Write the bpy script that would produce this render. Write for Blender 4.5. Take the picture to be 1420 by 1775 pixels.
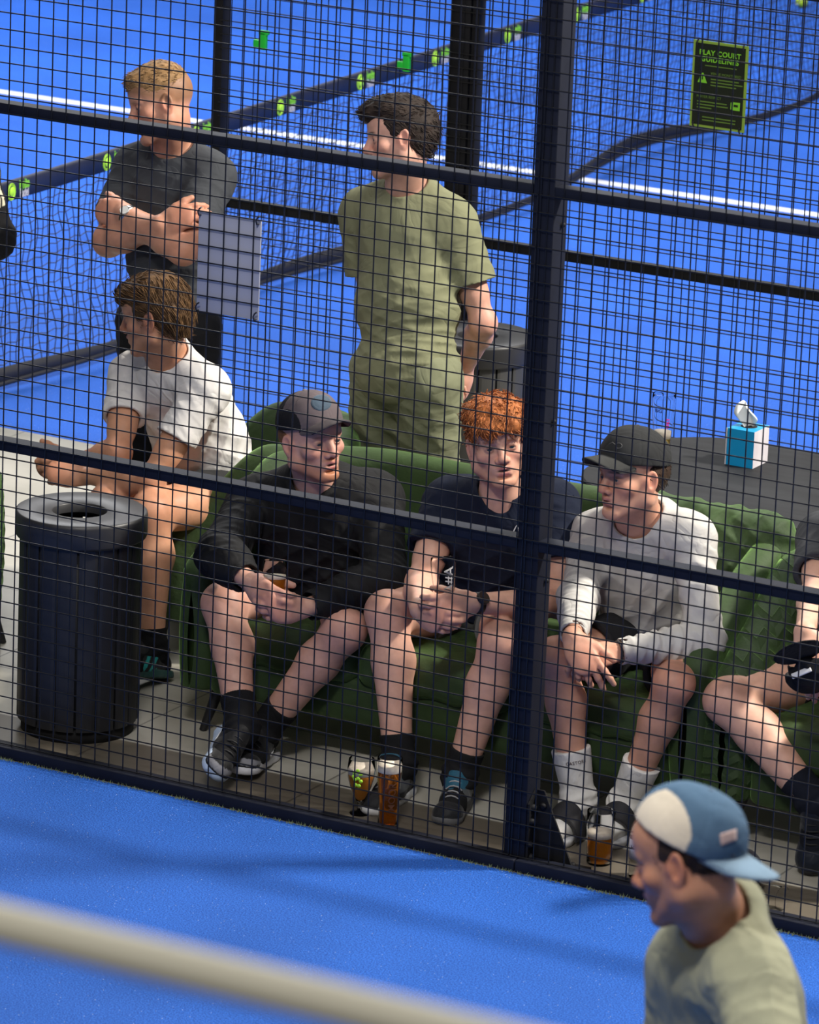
import bpy, bmesh, math, random
import numpy as np
from mathutils import Vector, Matrix

random.seed(7)
RNG = np.random.RandomState(11)
for _o in list(bpy.data.objects):
    bpy.data.objects.remove(_o)
SC = bpy.context.scene
COL = SC.collection

# ---------------------------------------------------------------- camera
CAM_POS = np.array([6.618723, -12.650539, 5.029745])
YAW, PITCH, ROLL, FPX = 0.50055122, 0.27214553, 0.03932695, 9024.139
_cy, _sy, _cp, _sp = math.cos(YAW), math.sin(YAW), math.cos(PITCH), math.sin(PITCH)
_f = np.array([-_sy * _cp, _cy * _cp, -_sp])
_r = np.array([_cy, _sy, 0.0])
_u = np.cross(_r, _f)
VR = math.cos(ROLL) * _r + math.sin(ROLL) * _u
VU = -math.sin(ROLL) * _r + math.cos(ROLL) * _u
VF = _f
cam = bpy.data.cameras.new('camera')
camo = bpy.data.objects.new('camera', cam)
COL.objects.link(camo)
camo.matrix_world = Matrix(((VR[0], VU[0], -VF[0], CAM_POS[0]), (VR[1], VU[1], -VF[1], CAM_POS[1]),
                            (VR[2], VU[2], -VF[2], CAM_POS[2]), (0, 0, 0, 1)))
cam.sensor_fit = 'VERTICAL'
cam.sensor_height = 36.0
cam.lens = FPX / 1775.0 * 36.0
cam.clip_end = 200
cam.clip_start = 0.3
cam.dof.use_dof = True
cam.dof.focus_distance = 16.1
cam.dof.aperture_fstop = 7.2
SC.camera = camo

# ---------------------------------------------------------------- light and exposure
SC.view_settings.view_transform = 'Standard'
SC.view_settings.look = 'None'
SC.view_settings.gamma = 1
SC.view_settings.use_curve_mapping = False
SC.view_settings.exposure = 0.0
W = bpy.data.worlds.new('World')
SC.world = W
W.use_nodes = True
W.node_tree.nodes['Background'].inputs[0].default_value = (1.0, 0.97, 0.94, 1)
W.node_tree.nodes['Background'].inputs[1].default_value = 0.13


def area(name, loc, target, size, sizey, power, col=(1, 0.96, 0.9)):
    l = bpy.data.lights.new(name, 'AREA')
    l.shape = 'RECTANGLE'
    l.size = size
    l.size_y = sizey
    l.energy = power
    l.color = col
    o = bpy.data.objects.new(name, l)
    o.location = loc
    o.rotation_euler = (Vector(target) - Vector(loc)).to_track_quat('-Z', 'Y').to_euler()
    COL.objects.link(o)
    return o


area('ceiling_lamp_key', (5.0, 3.6, 7.2), (-0.6, 0.8, 0.6), 1.0, 0.5, 1500, (1, 0.94, 0.84))
area('ceiling_lamp_near_court', (2.0, -6.5, 7.5), (0.0, 0.2, 0.3), 1.2, 0.4, 330, (1, 0.96, 0.93))
area('added_handrail_light', (4.6, -11.2, 7.0), (4.8, -9.4, 3.6), 1.2, 0.4, 72, (1, 0.96, 0.88))  # unseen light, added to brighten the foreground handrail
area('ceiling_lamp_near_turf', (1.5, -3.0, 7.5), (1.0, -3.0, 0), 6.0, 2.0, 270, (0.97, 0.98, 1))
area('ceiling_lamp_far_court', (-5.0, 9.0, 7.5), (-4.6, 8.6, 0), 8.0, 6.0, 850, (0.97, 0.98, 1))
area('ceiling_lamp_far_court', (-9.5, 9.0, 7.5), (-8.6, 8.6, 0), 6.0, 6.0, 560, (0.97, 0.98, 1))

# ---------------------------------------------------------------- helpers
def V(*a):
    return np.array(a, float)


def nrm(a):
    a = np.asarray(a, float)
    return a / (np.linalg.norm(a) + 1e-12)


def vd(r, u, t):
    """direction given as to the right / up / towards the viewer on the balcony"""
    return nrm(VR * r + VU * u - VF * t)


def srgb(r, g, b):
    def f(c):
        c = c / 255.0
        return c / 12.92 if c <= 0.04045 else ((c + 0.055) / 1.055) ** 2.4
    return (f(r), f(g), f(b), 1.0)


def tag(o, label=None, cat=None, group=None, kind=None):
    if label: o['label'] = label
    if cat: o['category'] = cat
    if group: o['group'] = group
    if kind: o['kind'] = kind
    return o


def empty(name, loc, label=None, cat=None, group=None, rz=0.0):
    o = bpy.data.objects.new(name, None)
    o.empty_display_size = 0.1
    COL.objects.link(o)
    o.location = loc
    o.rotation_euler = (0, 0, rz)
    return tag(o, label, cat, group)


def link(name, me, mat=None, parent=None, world=True):
    """me is in world coordinates (or the parent's own ones if world=False)"""
    o = bpy.data.objects.new(name, me)
    COL.objects.link(o)
    if mat is not None:
        for m in (mat if isinstance(mat, (list, tuple)) else [mat]):
            me.materials.append(m)
    if parent is not None:
        o.parent = parent
        if world:
            chain = []
            p = parent
            M = Matrix.Identity(4)
            while p is not None:
                chain.append(p)
                p = p.parent
            for q in reversed(chain):
                M = M @ q.matrix_parent_inverse @ Matrix.LocRotScale(q.location, q.rotation_euler, q.scale)
            o.matrix_parent_inverse = M.inverted()
    return o


def pymesh(verts, faces, smooth=True):
    me = bpy.data.meshes.new('m')
    me.from_pydata([tuple(v) for v in verts], [], [tuple(f) for f in faces])
    me.update()
    if smooth:
        me.polygons.foreach_set('use_smooth', [True] * len(me.polygons))
    return me


class MB:
    """collects simple solids into one mesh"""
    def __init__(s):
        s.v, s.f, s.n, s.mi, s.sm = [], [], 0, [], []

    def add(s, vs, fs, mi=0, sm=False):
        s.v.extend([tuple(map(float, v)) for v in vs])
        s.f.extend([tuple(i + s.n for i in f) for f in fs])
        s.mi.extend([mi] * len(fs))
        s.sm.extend([sm] * len(fs))
        s.n += len(vs)
        return s

    def box(s, c, h, R=None, bev=0.0, mi=0):
        c = np.asarray(c, float)
        h = np.asarray(h, float)
        if bev > 0:
            bm = bmesh.new()
            bmesh.ops.create_cube(bm, size=1)
            for v in bm.verts:
                v.co = Vector((v.co.x * 2 * h[0], v.co.y * 2 * h[1], v.co.z * 2 * h[2]))
            bmesh.ops.bevel(bm, geom=list(bm.edges), offset=bev, segments=2, affect='EDGES', profile=0.6)
            vs = np.array([v.co[:] for v in bm.verts])
            fs = [[v.index for v in f.verts] for f in bm.faces]
            bm.free()
        else:
            vs = np.array([[x, y, z] for x in (-1, 1) for y in (-1, 1) for z in (-1, 1)]) * h
            fs = [(0, 1, 3, 2), (4, 6, 7, 5), (0, 4, 5, 1), (2, 3, 7, 6), (0, 2, 6, 4), (1, 5, 7, 3)]
        if R is not None:
            vs = vs @ np.asarray(R).T
        return s.add(vs + c, fs, mi, bev > 0)

    def tube(s, pts, r, n=8, mi=0, cap=True):
        pts = [np.asarray(p, float) for p in pts]
        rr = r if hasattr(r, '__len__') else [r] * len(pts)
        T = []
        for i in range(len(pts)):
            a = pts[max(0, i - 1)]
            b = pts[min(len(pts) - 1, i + 1)]
            T.append(nrm(b - a))
        ref = V(0, 0, 1) if abs(T[0][2]) < 0.9 else V(1, 0, 0)
        N = nrm(np.cross(T[0], ref))
        vs = []
        for i, p in enumerate(pts):
            N = nrm(N - T[i] * (N @ T[i]))
            B = np.cross(T[i], N)
            for k in range(n):
                a = 2 * math.pi * k / n
                vs.append(p + rr[i] * (math.cos(a) * N + math.sin(a) * B))
        fs = []
        for i in range(len(pts) - 1):
            for k in range(n):
                fs.append((i * n + k, i * n + (k + 1) % n, (i + 1) * n + (k + 1) % n, (i + 1) * n + k))
        s.add(vs, fs, mi, True)
        if cap:
            s.add(vs[:n], [tuple(range(n))[::-1]], mi)
            s.add(vs[-n:], [tuple(range(n))], mi)
        return s

    def lathe(s, c, prof, n=40, R=None, mi=0):
        """prof: list of (radius, height)"""
        vs, fs = [], []
        for r, z in prof:
            for k in range(n):
                a = 2 * math.pi * k / n
                vs.append((r * math.cos(a), r * math.sin(a), z))
        for i in range(len(prof) - 1):
            for k in range(n):
                fs.append((i * n + k, i * n + (k + 1) % n, (i + 1) * n + (k + 1) % n, (i + 1) * n + k))
        vs = np.array(vs)
        if R is not None:
            vs = vs @ np.asarray(R).T
        return s.add(vs + np.asarray(c, float), fs, mi, True)

    def build(s, name, mat=None, parent=None):
        me = pymesh(s.v, s.f, False)
        me.polygons.foreach_set('use_smooth', s.sm)
        o = link(name, me, mat, parent)
        me.polygons.foreach_set('material_index', s.mi)
        return o


# ---------------------------------------------------------------- materials
def newmat(name, col=(0.5, 0.5, 0.5, 1), rough=0.6, metal=0.0, **kw):
    m = bpy.data.materials.new(name)
    m.use_nodes = True
    b = m.node_tree.nodes['Principled BSDF']
    b.inputs['Base Color'].default_value = col
    b.inputs['Roughness'].default_value = rough
    b.inputs['Metallic'].default_value = metal
    for k, v in kw.items():
        b.inputs[k.replace('_', ' ')].default_value = v
    return m


def noisy(m, c1, c2, scale=8.0, detail=6, bump=0.0, bscale=None, bdist=0.004, rough=0.6, attr=False, stops=(0.3, 0.7), stretch=None):
    nt = m.node_tree
    N, L = nt.nodes, nt.links
    b = N['Principled BSDF']
    tc = N.new('ShaderNodeTexCoord')
    src = tc.outputs['Object']
    if stretch:
        mp = N.new('ShaderNodeMapping')
        mp.inputs['Scale'].default_value = stretch
        L.new(src, mp.inputs[0])
        src = mp.outputs[0]
    n = N.new('ShaderNodeTexNoise')
    n.inputs['Scale'].default_value = scale
    n.inputs['Detail'].default_value = detail
    L.new(src, n.inputs['Vector'])
    if attr:
        at = N.new('ShaderNodeAttribute')
        at.attribute_name = 'Col'
        mr = N.new('ShaderNodeMapRange')
        mr.inputs['To Min'].default_value = c1
        mr.inputs['To Max'].default_value = c2
        mr.inputs['From Min'].default_value = stops[0]
        mr.inputs['From Max'].default_value = stops[1]
        L.new(n.outputs['Fac'], mr.inputs[0])
        mx = N.new('ShaderNodeVectorMath')
        mx.operation = 'SCALE'
        L.new(at.outputs['Color'], mx.inputs[0])
        L.new(mr.outputs[0], mx.inputs['Scale'])
        L.new(mx.outputs[0], b.inputs['Base Color'])
    else:
        cr = N.new('ShaderNodeValToRGB')
        cr.color_ramp.elements[0].position = stops[0]
        cr.color_ramp.elements[1].position = stops[1]
        cr.color_ramp.elements[0].color = c1
        cr.color_ramp.elements[1].color = c2
        L.new(n.outputs['Fac'], cr.inputs[0])
        L.new(cr.outputs[0], b.inputs['Base Color'])
    b.inputs['Roughness'].default_value = rough
    if bump > 0:
        n2 = N.new('ShaderNodeTexNoise')
        n2.inputs['Scale'].default_value = bscale or scale * 6
        n2.inputs['Detail'].default_value = 4
        L.new(src, n2.inputs['Vector'])
        bp = N.new('ShaderNodeBump')
        bp.inputs['Strength'].default_value = bump
        bp.inputs['Distance'].default_value = bdist
        L.new(n2.outputs['Fac'], bp.inputs['Height'])
        L.new(bp.outputs[0], b.inputs['Normal'])
    return m


def fabric(name, c, var=0.12, bump=0.25, bscale=260, bdist=0.0015, rough=0.85, sheen=0.2):
    c = c[:3]
    m = newmat(name)
    noisy(m, tuple(x * (1 - var) for x in c) + (1,), tuple(min(1, x * (1 + var)) for x in c) + (1,), 9, 5, bump, bscale, bdist, rough)
    m.node_tree.nodes['Principled BSDF'].inputs['Sheen Weight'].default_value = sheen
    return m


def attrfabric(name, rough=0.8, bump=0.25, bscale=260, bdist=0.0015, sheen=0.2):
    m = newmat(name)
    noisy(m, 0.9, 1.1, 9, 5, bump, bscale, bdist, rough, attr=True)
    m.node_tree.nodes['Principled BSDF'].inputs['Sheen Weight'].default_value = sheen
    m.node_tree.nodes['Principled BSDF'].inputs['Specular IOR Level'].default_value = 0.18
    # soft creases on top of the fine weave
    N, L = m.node_tree.nodes, m.node_tree.links
    b = N['Principled BSDF']
    tc = N.new('ShaderNodeTexCoord')
    nz = N.new('ShaderNodeTexNoise')
    nz.inputs['Scale'].default_value = 7
    nz.inputs['Detail'].default_value = 2.5
    nz.inputs['Distortion'].default_value = 1.2
    L.new(tc.outputs['Object'], nz.inputs['Vector'])
    ab = N.new('ShaderNodeMath'); ab.operation = 'SUBTRACT'; ab.inputs[1].default_value = 0.5
    L.new(nz.outputs['Fac'], ab.inputs[0])
    aa = N.new('ShaderNodeMath'); aa.operation = 'ABSOLUTE'
    L.new(ab.outputs[0], aa.inputs[0])
    sq = N.new('ShaderNodeMath'); sq.operation = 'POWER'; sq.inputs[1].default_value = 0.85
    L.new(aa.outputs[0], sq.inputs[0])
    b2 = N.new('ShaderNodeBump')
    b2.inputs['Strength'].default_value = 0.38
    b2.inputs['Distance'].default_value = 0.022
    L.new(sq.outputs[0], b2.inputs['Height'])
    old = b.inputs['Normal'].links[0].from_node
    L.new(b2.outputs[0], old.inputs['Normal'])
    return m


M_SKIN = newmat('skin')
noisy(M_SKIN, 0.88, 1.1, 26, 6, 0.25, 420, 0.0012, 0.5, attr=True)
_b = M_SKIN.node_tree.nodes['Principled BSDF']
_b.inputs['Subsurface Weight'].default_value = 0.12
_b.inputs['Subsurface Radius'].default_value = (0.012, 0.004, 0.002)
_b.inputs['Subsurface Scale'].default_value = 1.0
_b.inputs['Specular IOR Level'].default_value = 0.35
M_EYEW = newmat('eye_white', (0.30, 0.25, 0.23, 1), 0.3)
M_IRIS = newmat('eye_iris', (0.03, 0.045, 0.05, 1), 0.15)
M_HAIR = newmat('hair')
noisy(M_HAIR, 0.75, 1.25, 60, 4, 0.5, 300, 0.003, 0.65, attr=True)
M_HAIR.node_tree.nodes['Principled BSDF'].inputs['Specular IOR Level'].default_value = 0.25
M_DARKMETAL = newmat('black_powder_coat')
noisy(M_DARKMETAL, (0.004, 0.004, 0.005, 1), (0.008, 0.008, 0.010, 1), 14, 4, 0.15, 300, 0.001, 0.65)
M_DARKMETAL.node_tree.nodes['Principled BSDF'].inputs['Specular IOR Level'].default_value = 0.25
M_NAVYMETAL = newmat('dark_navy_powder_coat')
noisy(M_NAVYMETAL, (0.003, 0.0045, 0.012, 1), (0.006, 0.008, 0.018, 1), 12, 4, 0.15, 300, 0.001, 0.65)
M_NAVYMETAL.node_tree.nodes['Principled BSDF'].inputs['Specular IOR Level'].default_value = 0.25
M_WIRE = newmat('black_wire', (0.004, 0.004, 0.005, 1), 0.36, 0.0)
M_WHITE = newmat('white_plastic', (0.75, 0.75, 0.73, 1), 0.5)
M_BLACKP = newmat('black_plastic', (0.012, 0.012, 0.014, 1), 0.45)
M_GLASS = newmat('clear_glass', (1, 1, 1, 1), 0.02, 0, Transmission_Weight=1.0, IOR=1.13)
# ---------------------------------------------------------------- implicit modelling
class SDF:
    """a list of rounded solids that melt into each other; polygonised once into one continuous mesh"""
    def __init__(s):
        s.p = []

    def _add(s, **k):
        s.p.append(k)
        return s

    def cone(s, a, b, ra, rb, k=0.02, w=None, fl=1.0, op='u', cap=False, capa=False):
        a = np.asarray(a, float); b = np.asarray(b, float)
        r = max(ra, rb)
        return s._add(t='c', a=a, b=b, ra=ra, rb=rb, k=k, w=None if w is None else nrm(w), fl=fl, op=op, cap=cap, capa=capa,
                      lo=np.minimum(a, b) - r, hi=np.maximum(a, b) + r)

    def chain(s, pts, rs, k=0.02, **kw):
        for i in range(len(pts) - 1):
            s.cone(pts[i], pts[i + 1], rs[i], rs[i + 1], k, **kw)
        return s

    def ell(s, c, rad, R=None, k=0.02, op='u'):
        c = np.asarray(c, float); rad = np.asarray(rad, float)
        R = np.eye(3) if R is None else np.asarray(R, float)   # rows = local axes
        e = np.sqrt(((R.T * rad) ** 2).sum(1))
        return s._add(t='e', c=c, rad=rad, R=R, k=k, op=op, lo=c - e, hi=c + e)

    def box(s, c, h, R=None, rnd=0.01, k=0.02, op='u'):
        c = np.asarray(c, float); h = np.asarray(h, float)
        R = np.eye(3) if R is None else np.asarray(R, float)
        e = (np.abs(R.T) * h).sum(1)
        return s._add(t='b', c=c, h=h - rnd, R=R, rnd=rnd, k=k, op=op, lo=c - e, hi=c + e)

    def cut(s, o, n, k=0.004, c=None, rad=1e9):
        """cut away everything on the side n points to (only within rad of c)"""
        return s._add(t='p', o=np.asarray(o, float), n=nrm(n), k=k, op='i', cc=None if c is None else np.asarray(c, float), rad=rad, lo=None, hi=None)

    @staticmethod
    def dist(q, P):
        if q['t'] == 'c':
            ab = q['b'] - q['a']
            L2 = ab @ ab
            d = P - q['a']
            t0 = d @ ab / L2
            t = np.clip(t0, 0, 1)
            c = d - t[:, None] * ab
            if q['w'] is not None:
                cw = c @ q['w']
                c = c + np.outer(cw / q['fl'] - cw, q['w'])
            r = np.sqrt((c * c).sum(1)) - (q['ra'] + (q['rb'] - q['ra']) * t)
            if q['fl'] < 1:
                r = r * q['fl']
            if q['cap']:
                r = np.maximum(r, (t0 - 1) * math.sqrt(L2))
            if q['capa']:
                r = np.maximum(r, -t0 * math.sqrt(L2))
            return r
        if q['t'] == 'e':
            d = (P - q['c']) @ q['R'].T
            k0 = np.sqrt(((d / q['rad']) ** 2).sum(1))
            k1 = np.sqrt(((d / q['rad'] ** 2) ** 2).sum(1))
            return k0 * (k0 - 1) / (k1 + 1e-9)
        if q['t'] == 'b':
            d = np.abs((P - q['c']) @ q['R'].T) - q['h']
            return np.sqrt((np.maximum(d, 0) ** 2).sum(1)) + np.minimum(d.max(1), 0) - q['rnd']
        return (P - q['o']) @ q['n']

    def eval(s, P, prims=None, disp=None):
        D = np.full(len(P), 1.0)
        for q in (s.p if prims is None else prims):
            d = s.dist(q, P)
            k = q['k']
            if q['op'] == 'u':
                h = np.maximum(k - np.abs(D - d), 0) / k
                D = np.minimum(D, d) - h * h * k * 0.25
            elif q['op'] == 's':
                d = -d
                h = np.maximum(k - np.abs(D - d), 0) / k
                D = np.maximum(D, d) + h * h * k * 0.25
            else:
                N_ = np.maximum(D, d)
                if q.get('cc') is not None:
                    m = ((P - q['cc']) ** 2).sum(1) < q['rad'] ** 2
                    N_ = np.where(m, N_, D)
                D = N_
        if disp is not None:
            D = D - disp(P)
        return D

    def mesh(s, h, disp=None, pad=0.01, region=None, inside=True, n=22):
        U = [q for q in s.p if q['op'] == 'u']
        lo = np.min([q['lo'] for q in U], 0) - pad - 2 * h
        hi = np.max([q['hi'] for q in U], 0) + pad + 2 * h
        if region is not None and inside:
            c, R = region
            lo = np.maximum(lo, c - R - 2 * h)
            hi = np.minimum(hi, c + R + 2 * h)
        i0 = np.floor(lo / h).astype(int)
        i1 = np.ceil(hi / h).astype(int)
        m = n + 2
        g = np.arange(m)
        GX, GY, GZ = np.meshgrid(g, g, g, indexing='ij')
        G = np.stack([GX.ravel(), GY.ravel(), GZ.ravel()], 1)
        corners = np.array([[a, b, c] for a in (0, 1) for b in (0, 1) for c in (0, 1)])
        edges = [(a, b) for a in range(8) for b in range(a + 1, 8) if np.abs(corners[a] - corners[b]).sum() == 1]
        keys_all, vert_all, quad_all = [], [], []
        BIG = 1 << 20
        half = (m - 1) * h / 2
        for bx in range(i0[0], i1[0], n):
            for by in range(i0[1], i1[1], n):
                for bz in range(i0[2], i1[2], n):
                    base = np.array([bx - 1, by - 1, bz - 1])
                    bl = base * h
                    bh = bl + (m - 1) * h
                    pr, nu = [], 0
                    for q in s.p:
                        if q['lo'] is None:
                            pr.append(q)
                            continue
                        mg = q['k'] + pad
                        if (q['lo'] - mg < bh).all() and (q['hi'] + mg > bl).all():
                            pr.append(q)
                            nu += q['op'] == 'u'
                    if not nu:
                        continue
                    cc = (bl + bh) / 2
                    if region is not None:
                        dc = np.linalg.norm(cc - region[0])
                        if inside and dc > region[1] + half * 1.75: continue
                        if not inside and dc < region[1] - half * 1.75: continue
                    dcen = s.eval(cc[None], pr)[0]
                    if dcen > half * 1.8 + 0.03 + pad: continue
                    Vv = s.eval((G + base) * h, pr, disp).reshape(m, m, m)
                    neg = Vv < 0
                    if neg.all() or not neg.any():
                        continue
                    cnt = np.zeros((m - 1,) * 3, int)
                    for c in corners:
                        cnt += neg[c[0]:c[0] + m - 1, c[1]:c[1] + m - 1, c[2]:c[2] + m - 1]
                    act = (cnt > 0) & (cnt < 8)
                    idx = np.argwhere(act)
                    if not len(idx):
                        continue
                    cv = [Vv[idx[:, 0] + c[0], idx[:, 1] + c[1], idx[:, 2] + c[2]] for c in corners]
                    acc = np.zeros((len(idx), 3))
                    ec = np.zeros(len(idx))
                    for a, b in edges:
                        va, vb = cv[a], cv[b]
                        x = (va < 0) != (vb < 0)
                        t = np.where(x, va / np.where(x, va - vb, 1), 0)
                        pos = corners[a] + t[:, None] * (corners[b] - corners[a])
                        acc += pos * x[:, None]
                        ec += x
                    vt = (idx + acc / ec[:, None] + base) * h
                    gi = idx + base + BIG // 2
                    key = (gi[:, 0].astype(np.int64) * BIG + gi[:, 1]) * BIG + gi[:, 2]
                    ID = -np.ones((m - 1,) * 3, np.int64)
                    ID[act] = key
                    keys_all.append(key)
                    vert_all.append(vt)
                    o = slice(1, m - 1)
                    om = slice(0, m - 2)
                    A = neg[1:m - 1, 1:m - 1, 1:m - 1]
                    for ax in range(3):
                        sh = [slice(1, m - 1)] * 3
                        sh[ax] = slice(2, m)
                        B = neg[tuple(sh)]
                        ch = A != B
                        if ax == 0:
                            cs = [ID[o, om, om], ID[o, o, om], ID[o, o, o], ID[o, om, o]]
                        elif ax == 1:
                            cs = [ID[om, o, om], ID[om, o, o], ID[o, o, o], ID[o, o, om]]
                        else:
                            cs = [ID[om, om, o], ID[o, om, o], ID[o, o, o], ID[om, o, o]]
                        Q = np.stack([c[ch] for c in cs], 1)
                        fl = A[ch]
                        Q[~fl] = Q[~fl][:, ::-1]
                        if len(Q): quad_all.append(Q)
        keys = np.concatenate(keys_all)
        verts = np.concatenate(vert_all)
        Q = np.concatenate(quad_all)
        uk, fi = np.unique(keys, return_index=True)
        verts = verts[fi]
        Q = Q[(Q >= 0).all(1)]
        F = np.searchsorted(uk, Q)
        ok = (uk[np.clip(F, 0, len(uk) - 1)] == Q).all(1)
        F = F[ok]
        if region is not None:
            dv = np.linalg.norm(verts - region[0], axis=1)
            if inside:
                F = F[(dv[F] < region[1] + 0.003).all(1)]
            else:
                F = F[(dv[F] > region[1] - 0.006).any(1)]
        used = np.unique(F)
        mp = -np.ones(len(verts), int)
        mp[used] = np.arange(len(used))
        return verts[used], mp[F]


def npmesh(verts, faces, cols=None, mi=None):
    me = bpy.data.meshes.new('m')
    nv, nf = len(verts), len(faces)
    me.vertices.add(nv)
    me.vertices.foreach_set('co', np.asarray(verts, np.float32).ravel())
    me.loops.add(nf * 4)
    me.loops.foreach_set('vertex_index', np.asarray(faces, np.int32).ravel())
    me.polygons.add(nf)
    me.polygons.foreach_set('loop_start', np.arange(0, nf * 4, 4, dtype=np.int32))
    me.polygons.foreach_set('loop_total', np.full(nf, 4, np.int32))
    me.update(calc_edges=True)
    me.polygons.foreach_set('use_smooth', np.ones(nf, bool))
    if mi is not None:
        me.polygons.foreach_set('material_index', np.asarray(mi, np.int32))
    if cols is not None:
        a = me.attributes.new('Col', 'FLOAT_COLOR', 'POINT')
        c = np.ones((nv, 4), np.float32)
        c[:, :3] = cols
        a.data.foreach_set('color', c.ravel())
    return me


def waves(P, ks, seed=0):
    rs = np.random.RandomState(seed)
    D = 0
    for k in ks:
        a = rs.normal(size=3) * 9
        b = rs.normal(size=3) * 14
        w = 1.3 * np.sin(P @ a + rs.rand() * 6) + 0.8 * np.sin(P @ b + rs.rand() * 6)
        ph = P @ np.asarray(k, float) + w + rs.rand() * 6
        D = D + (1 - 1.7 * np.abs(np.sin(ph * 0.5)) ** 0.8)
    return D / len(ks)


def noise3(P, f, seed):
    rs = np.random.RandomState(seed)
    D = 0
    for i in range(5):
        a = nrm(rs.normal(size=3)) * f * (1 + 0.4 * i)
        b = nrm(rs.normal(size=3)) * f * 0.6
        D = D + np.sin(P @ a + 2 * np.sin(P @ b + rs.rand() * 6) + rs.rand() * 6)
    return D / 5


def foldfield(folds, seed=3, base=0.003, bf=20):
    """folds: list of (centre, radius, wave vector(s), amplitude)"""
    def f(P):
        D = 0.7 * base * noise3(P, bf * 1.8, seed)
        rs = np.random.RandomState(seed + 90)
        for _ in range(2):
            D = D + 0.35 * base * waves(P, [nrm(rs.normal(size=3)) * 85], rs.randint(999))
        for i, (c, r, ks, amp) in enumerate(folds):
            m = np.exp(-((P - np.asarray(c)) ** 2).sum(1) / (r * r))
            if m.max() > 0.02:
                D = D + 1.15 * amp * m * waves(P, [np.asarray(k_) * 1.75 for k_ in ks], seed + 7 * i)
        return D
    return f
# ---------------------------------------------------------------- people
class Frame:
    def __init__(s, o, f, up):
        s.o = np.asarray(o, float)
        s.f = nrm(f)
        up = np.asarray(up, float)
        s.u = nrm(up - s.f * (up @ s.f))
        s.r = np.cross(s.f, s.u)          # the person's own right
        s.R = np.array([s.r, s.f, s.u])

    def __call__(s, x, y, z):
        return s.o + x * s.r + y * s.f + z * s.u

    def local(s, P):
        return (P - s.o) @ s.R.T


def head_sdf(S, H, N, sc=1.0, wide=1.0, jaw=1.0, mouth=0.0):
    e = lambda c, r, k=0.02, op='u': S.ell(H(c[0] * sc * wide, c[1] * sc, c[2] * sc), np.array([r[0] * wide, r[1], r[2]]) * sc, H.R, k, op)
    p = lambda x, y, z: H(x * sc * wide, y * sc, z * sc)
    e((0, -0.012, 0.032), (0.0755, 0.096, 0.086), 0.01)
    e((0, 0.022, -0.028), (0.060, 0.064, 0.082), 0.03)
    e((0, 0.045, 0.045), (0.058, 0.048, 0.045), 0.03)
    for s in (-1, 1):
        S.cone(p(s * 0.054, 0.0, -0.062), p(s * 0.018 * jaw, 0.070, -0.100), 0.022 * sc, 0.017 * sc, 0.025)
        S.cone(p(s * 0.060, -0.002, -0.02), p(s * 0.054, 0.0, -0.062), 0.018 * sc, 0.021 * sc, 0.025)
        e((s * 0.042, 0.056, -0.026), (0.024, 0.022, 0.02), 0.022)
        S.cone(p(s * 0.012, 0.083, 0.018), p(s * 0.042, 0.071, 0.017), 0.010 * sc, 0.009 * sc, 0.014)
    e((0, 0.076, -0.101), (0.021, 0.018, 0.017), 0.018)
    e((0, 0.068, -0.062), (0.034, 0.026, 0.026), 0.02)
    for s in (-1, 1):
        e((s * 0.031, 0.092, -0.001), (0.0185, 0.017, 0.012), 0.014, 's')
        e((s * 0.031, 0.0725, -0.002), (0.0150, 0.0145, 0.0140), 0.004)
        e((s * 0.031, 0.0865, -0.0035), (0.0115, 0.0075, 0.0038), 0.003, 's')
    # nose
    S.cone(p(0, 0.083, 0.012), p(0, 0.104, -0.028), 0.0085 * sc, 0.0115 * sc, 0.012)
    e((0, 0.106, -0.032), (0.0125, 0.012, 0.010), 0.008)
    for s in (-1, 1):
        e((s * 0.0135, 0.094, -0.037), (0.0085, 0.011, 0.0085), 0.006)
        e((s * 0.007, 0.101, -0.044), (0.0045, 0.006, 0.004), 0.004, 's')
    # lips
    m = mouth
    S.cone(p(-0.020, 0.083, -0.0605), p(0, 0.0935, -0.0575), 0.0045 * sc, 0.0065 * sc, 0.006)
    S.cone(p(0.020, 0.083, -0.0605), p(0, 0.0935, -0.0575), 0.0045 * sc, 0.0065 * sc, 0.006)
    S.cone(p(-0.014, 0.084, -0.0715 - m), p(0.014, 0.084, -0.0715 - m), 0.007 * sc, 0.007 * sc, 0.007)
    e((0, 0.099, -0.0648 - m / 2), (0.019, 0.012, 0.0018 + m / 2), 0.004, 's')
    e((0, 0.088, -0.083 - m), (0.018, 0.008, 0.005), 0.008, 's')
    # ears
    for s in (-1, 1):
        er = Frame(p(s * 0.0775, -0.006, -0.012), nrm(H.f * 0.35 + s * H.r * 0.9), H.u - 0.15 * H.f)
        S.ell(er.o, np.array([0.019, 0.0075, 0.032]) * sc, er.R, 0.006)
        S.ell(er(0, 0.007, 0.004), np.array([0.0115, 0.006, 0.021]) * sc, er.R, 0.004, 's')
        S.ell(er(0.0, -0.001, -0.026) , np.array([0.009, 0.007, 0.009]) * sc, er.R, 0.006)
        S.ell(p(s * 0.071, 0.006, -0.012), np.array([0.008, 0.008, 0.012]) * sc, H.R, 0.008)
    # neck
    S.cone(p(0, -0.022, -0.060), N, 0.054 * sc, 0.060 * sc, 0.03)
    S.cone(p(0, 0.012, -0.085), N + 0.02 * H.f, 0.034 * sc, 0.045 * sc, 0.03)


HAND_CURL = dict(relaxed=[(25, 35, 20)] * 4, grip=[(48, 62, 35)] * 4, half=[(38, 45, 25)] * 4, flat=[(8, 12, 8)] * 4, fist=[(80, 85, 50)] * 4)


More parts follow.
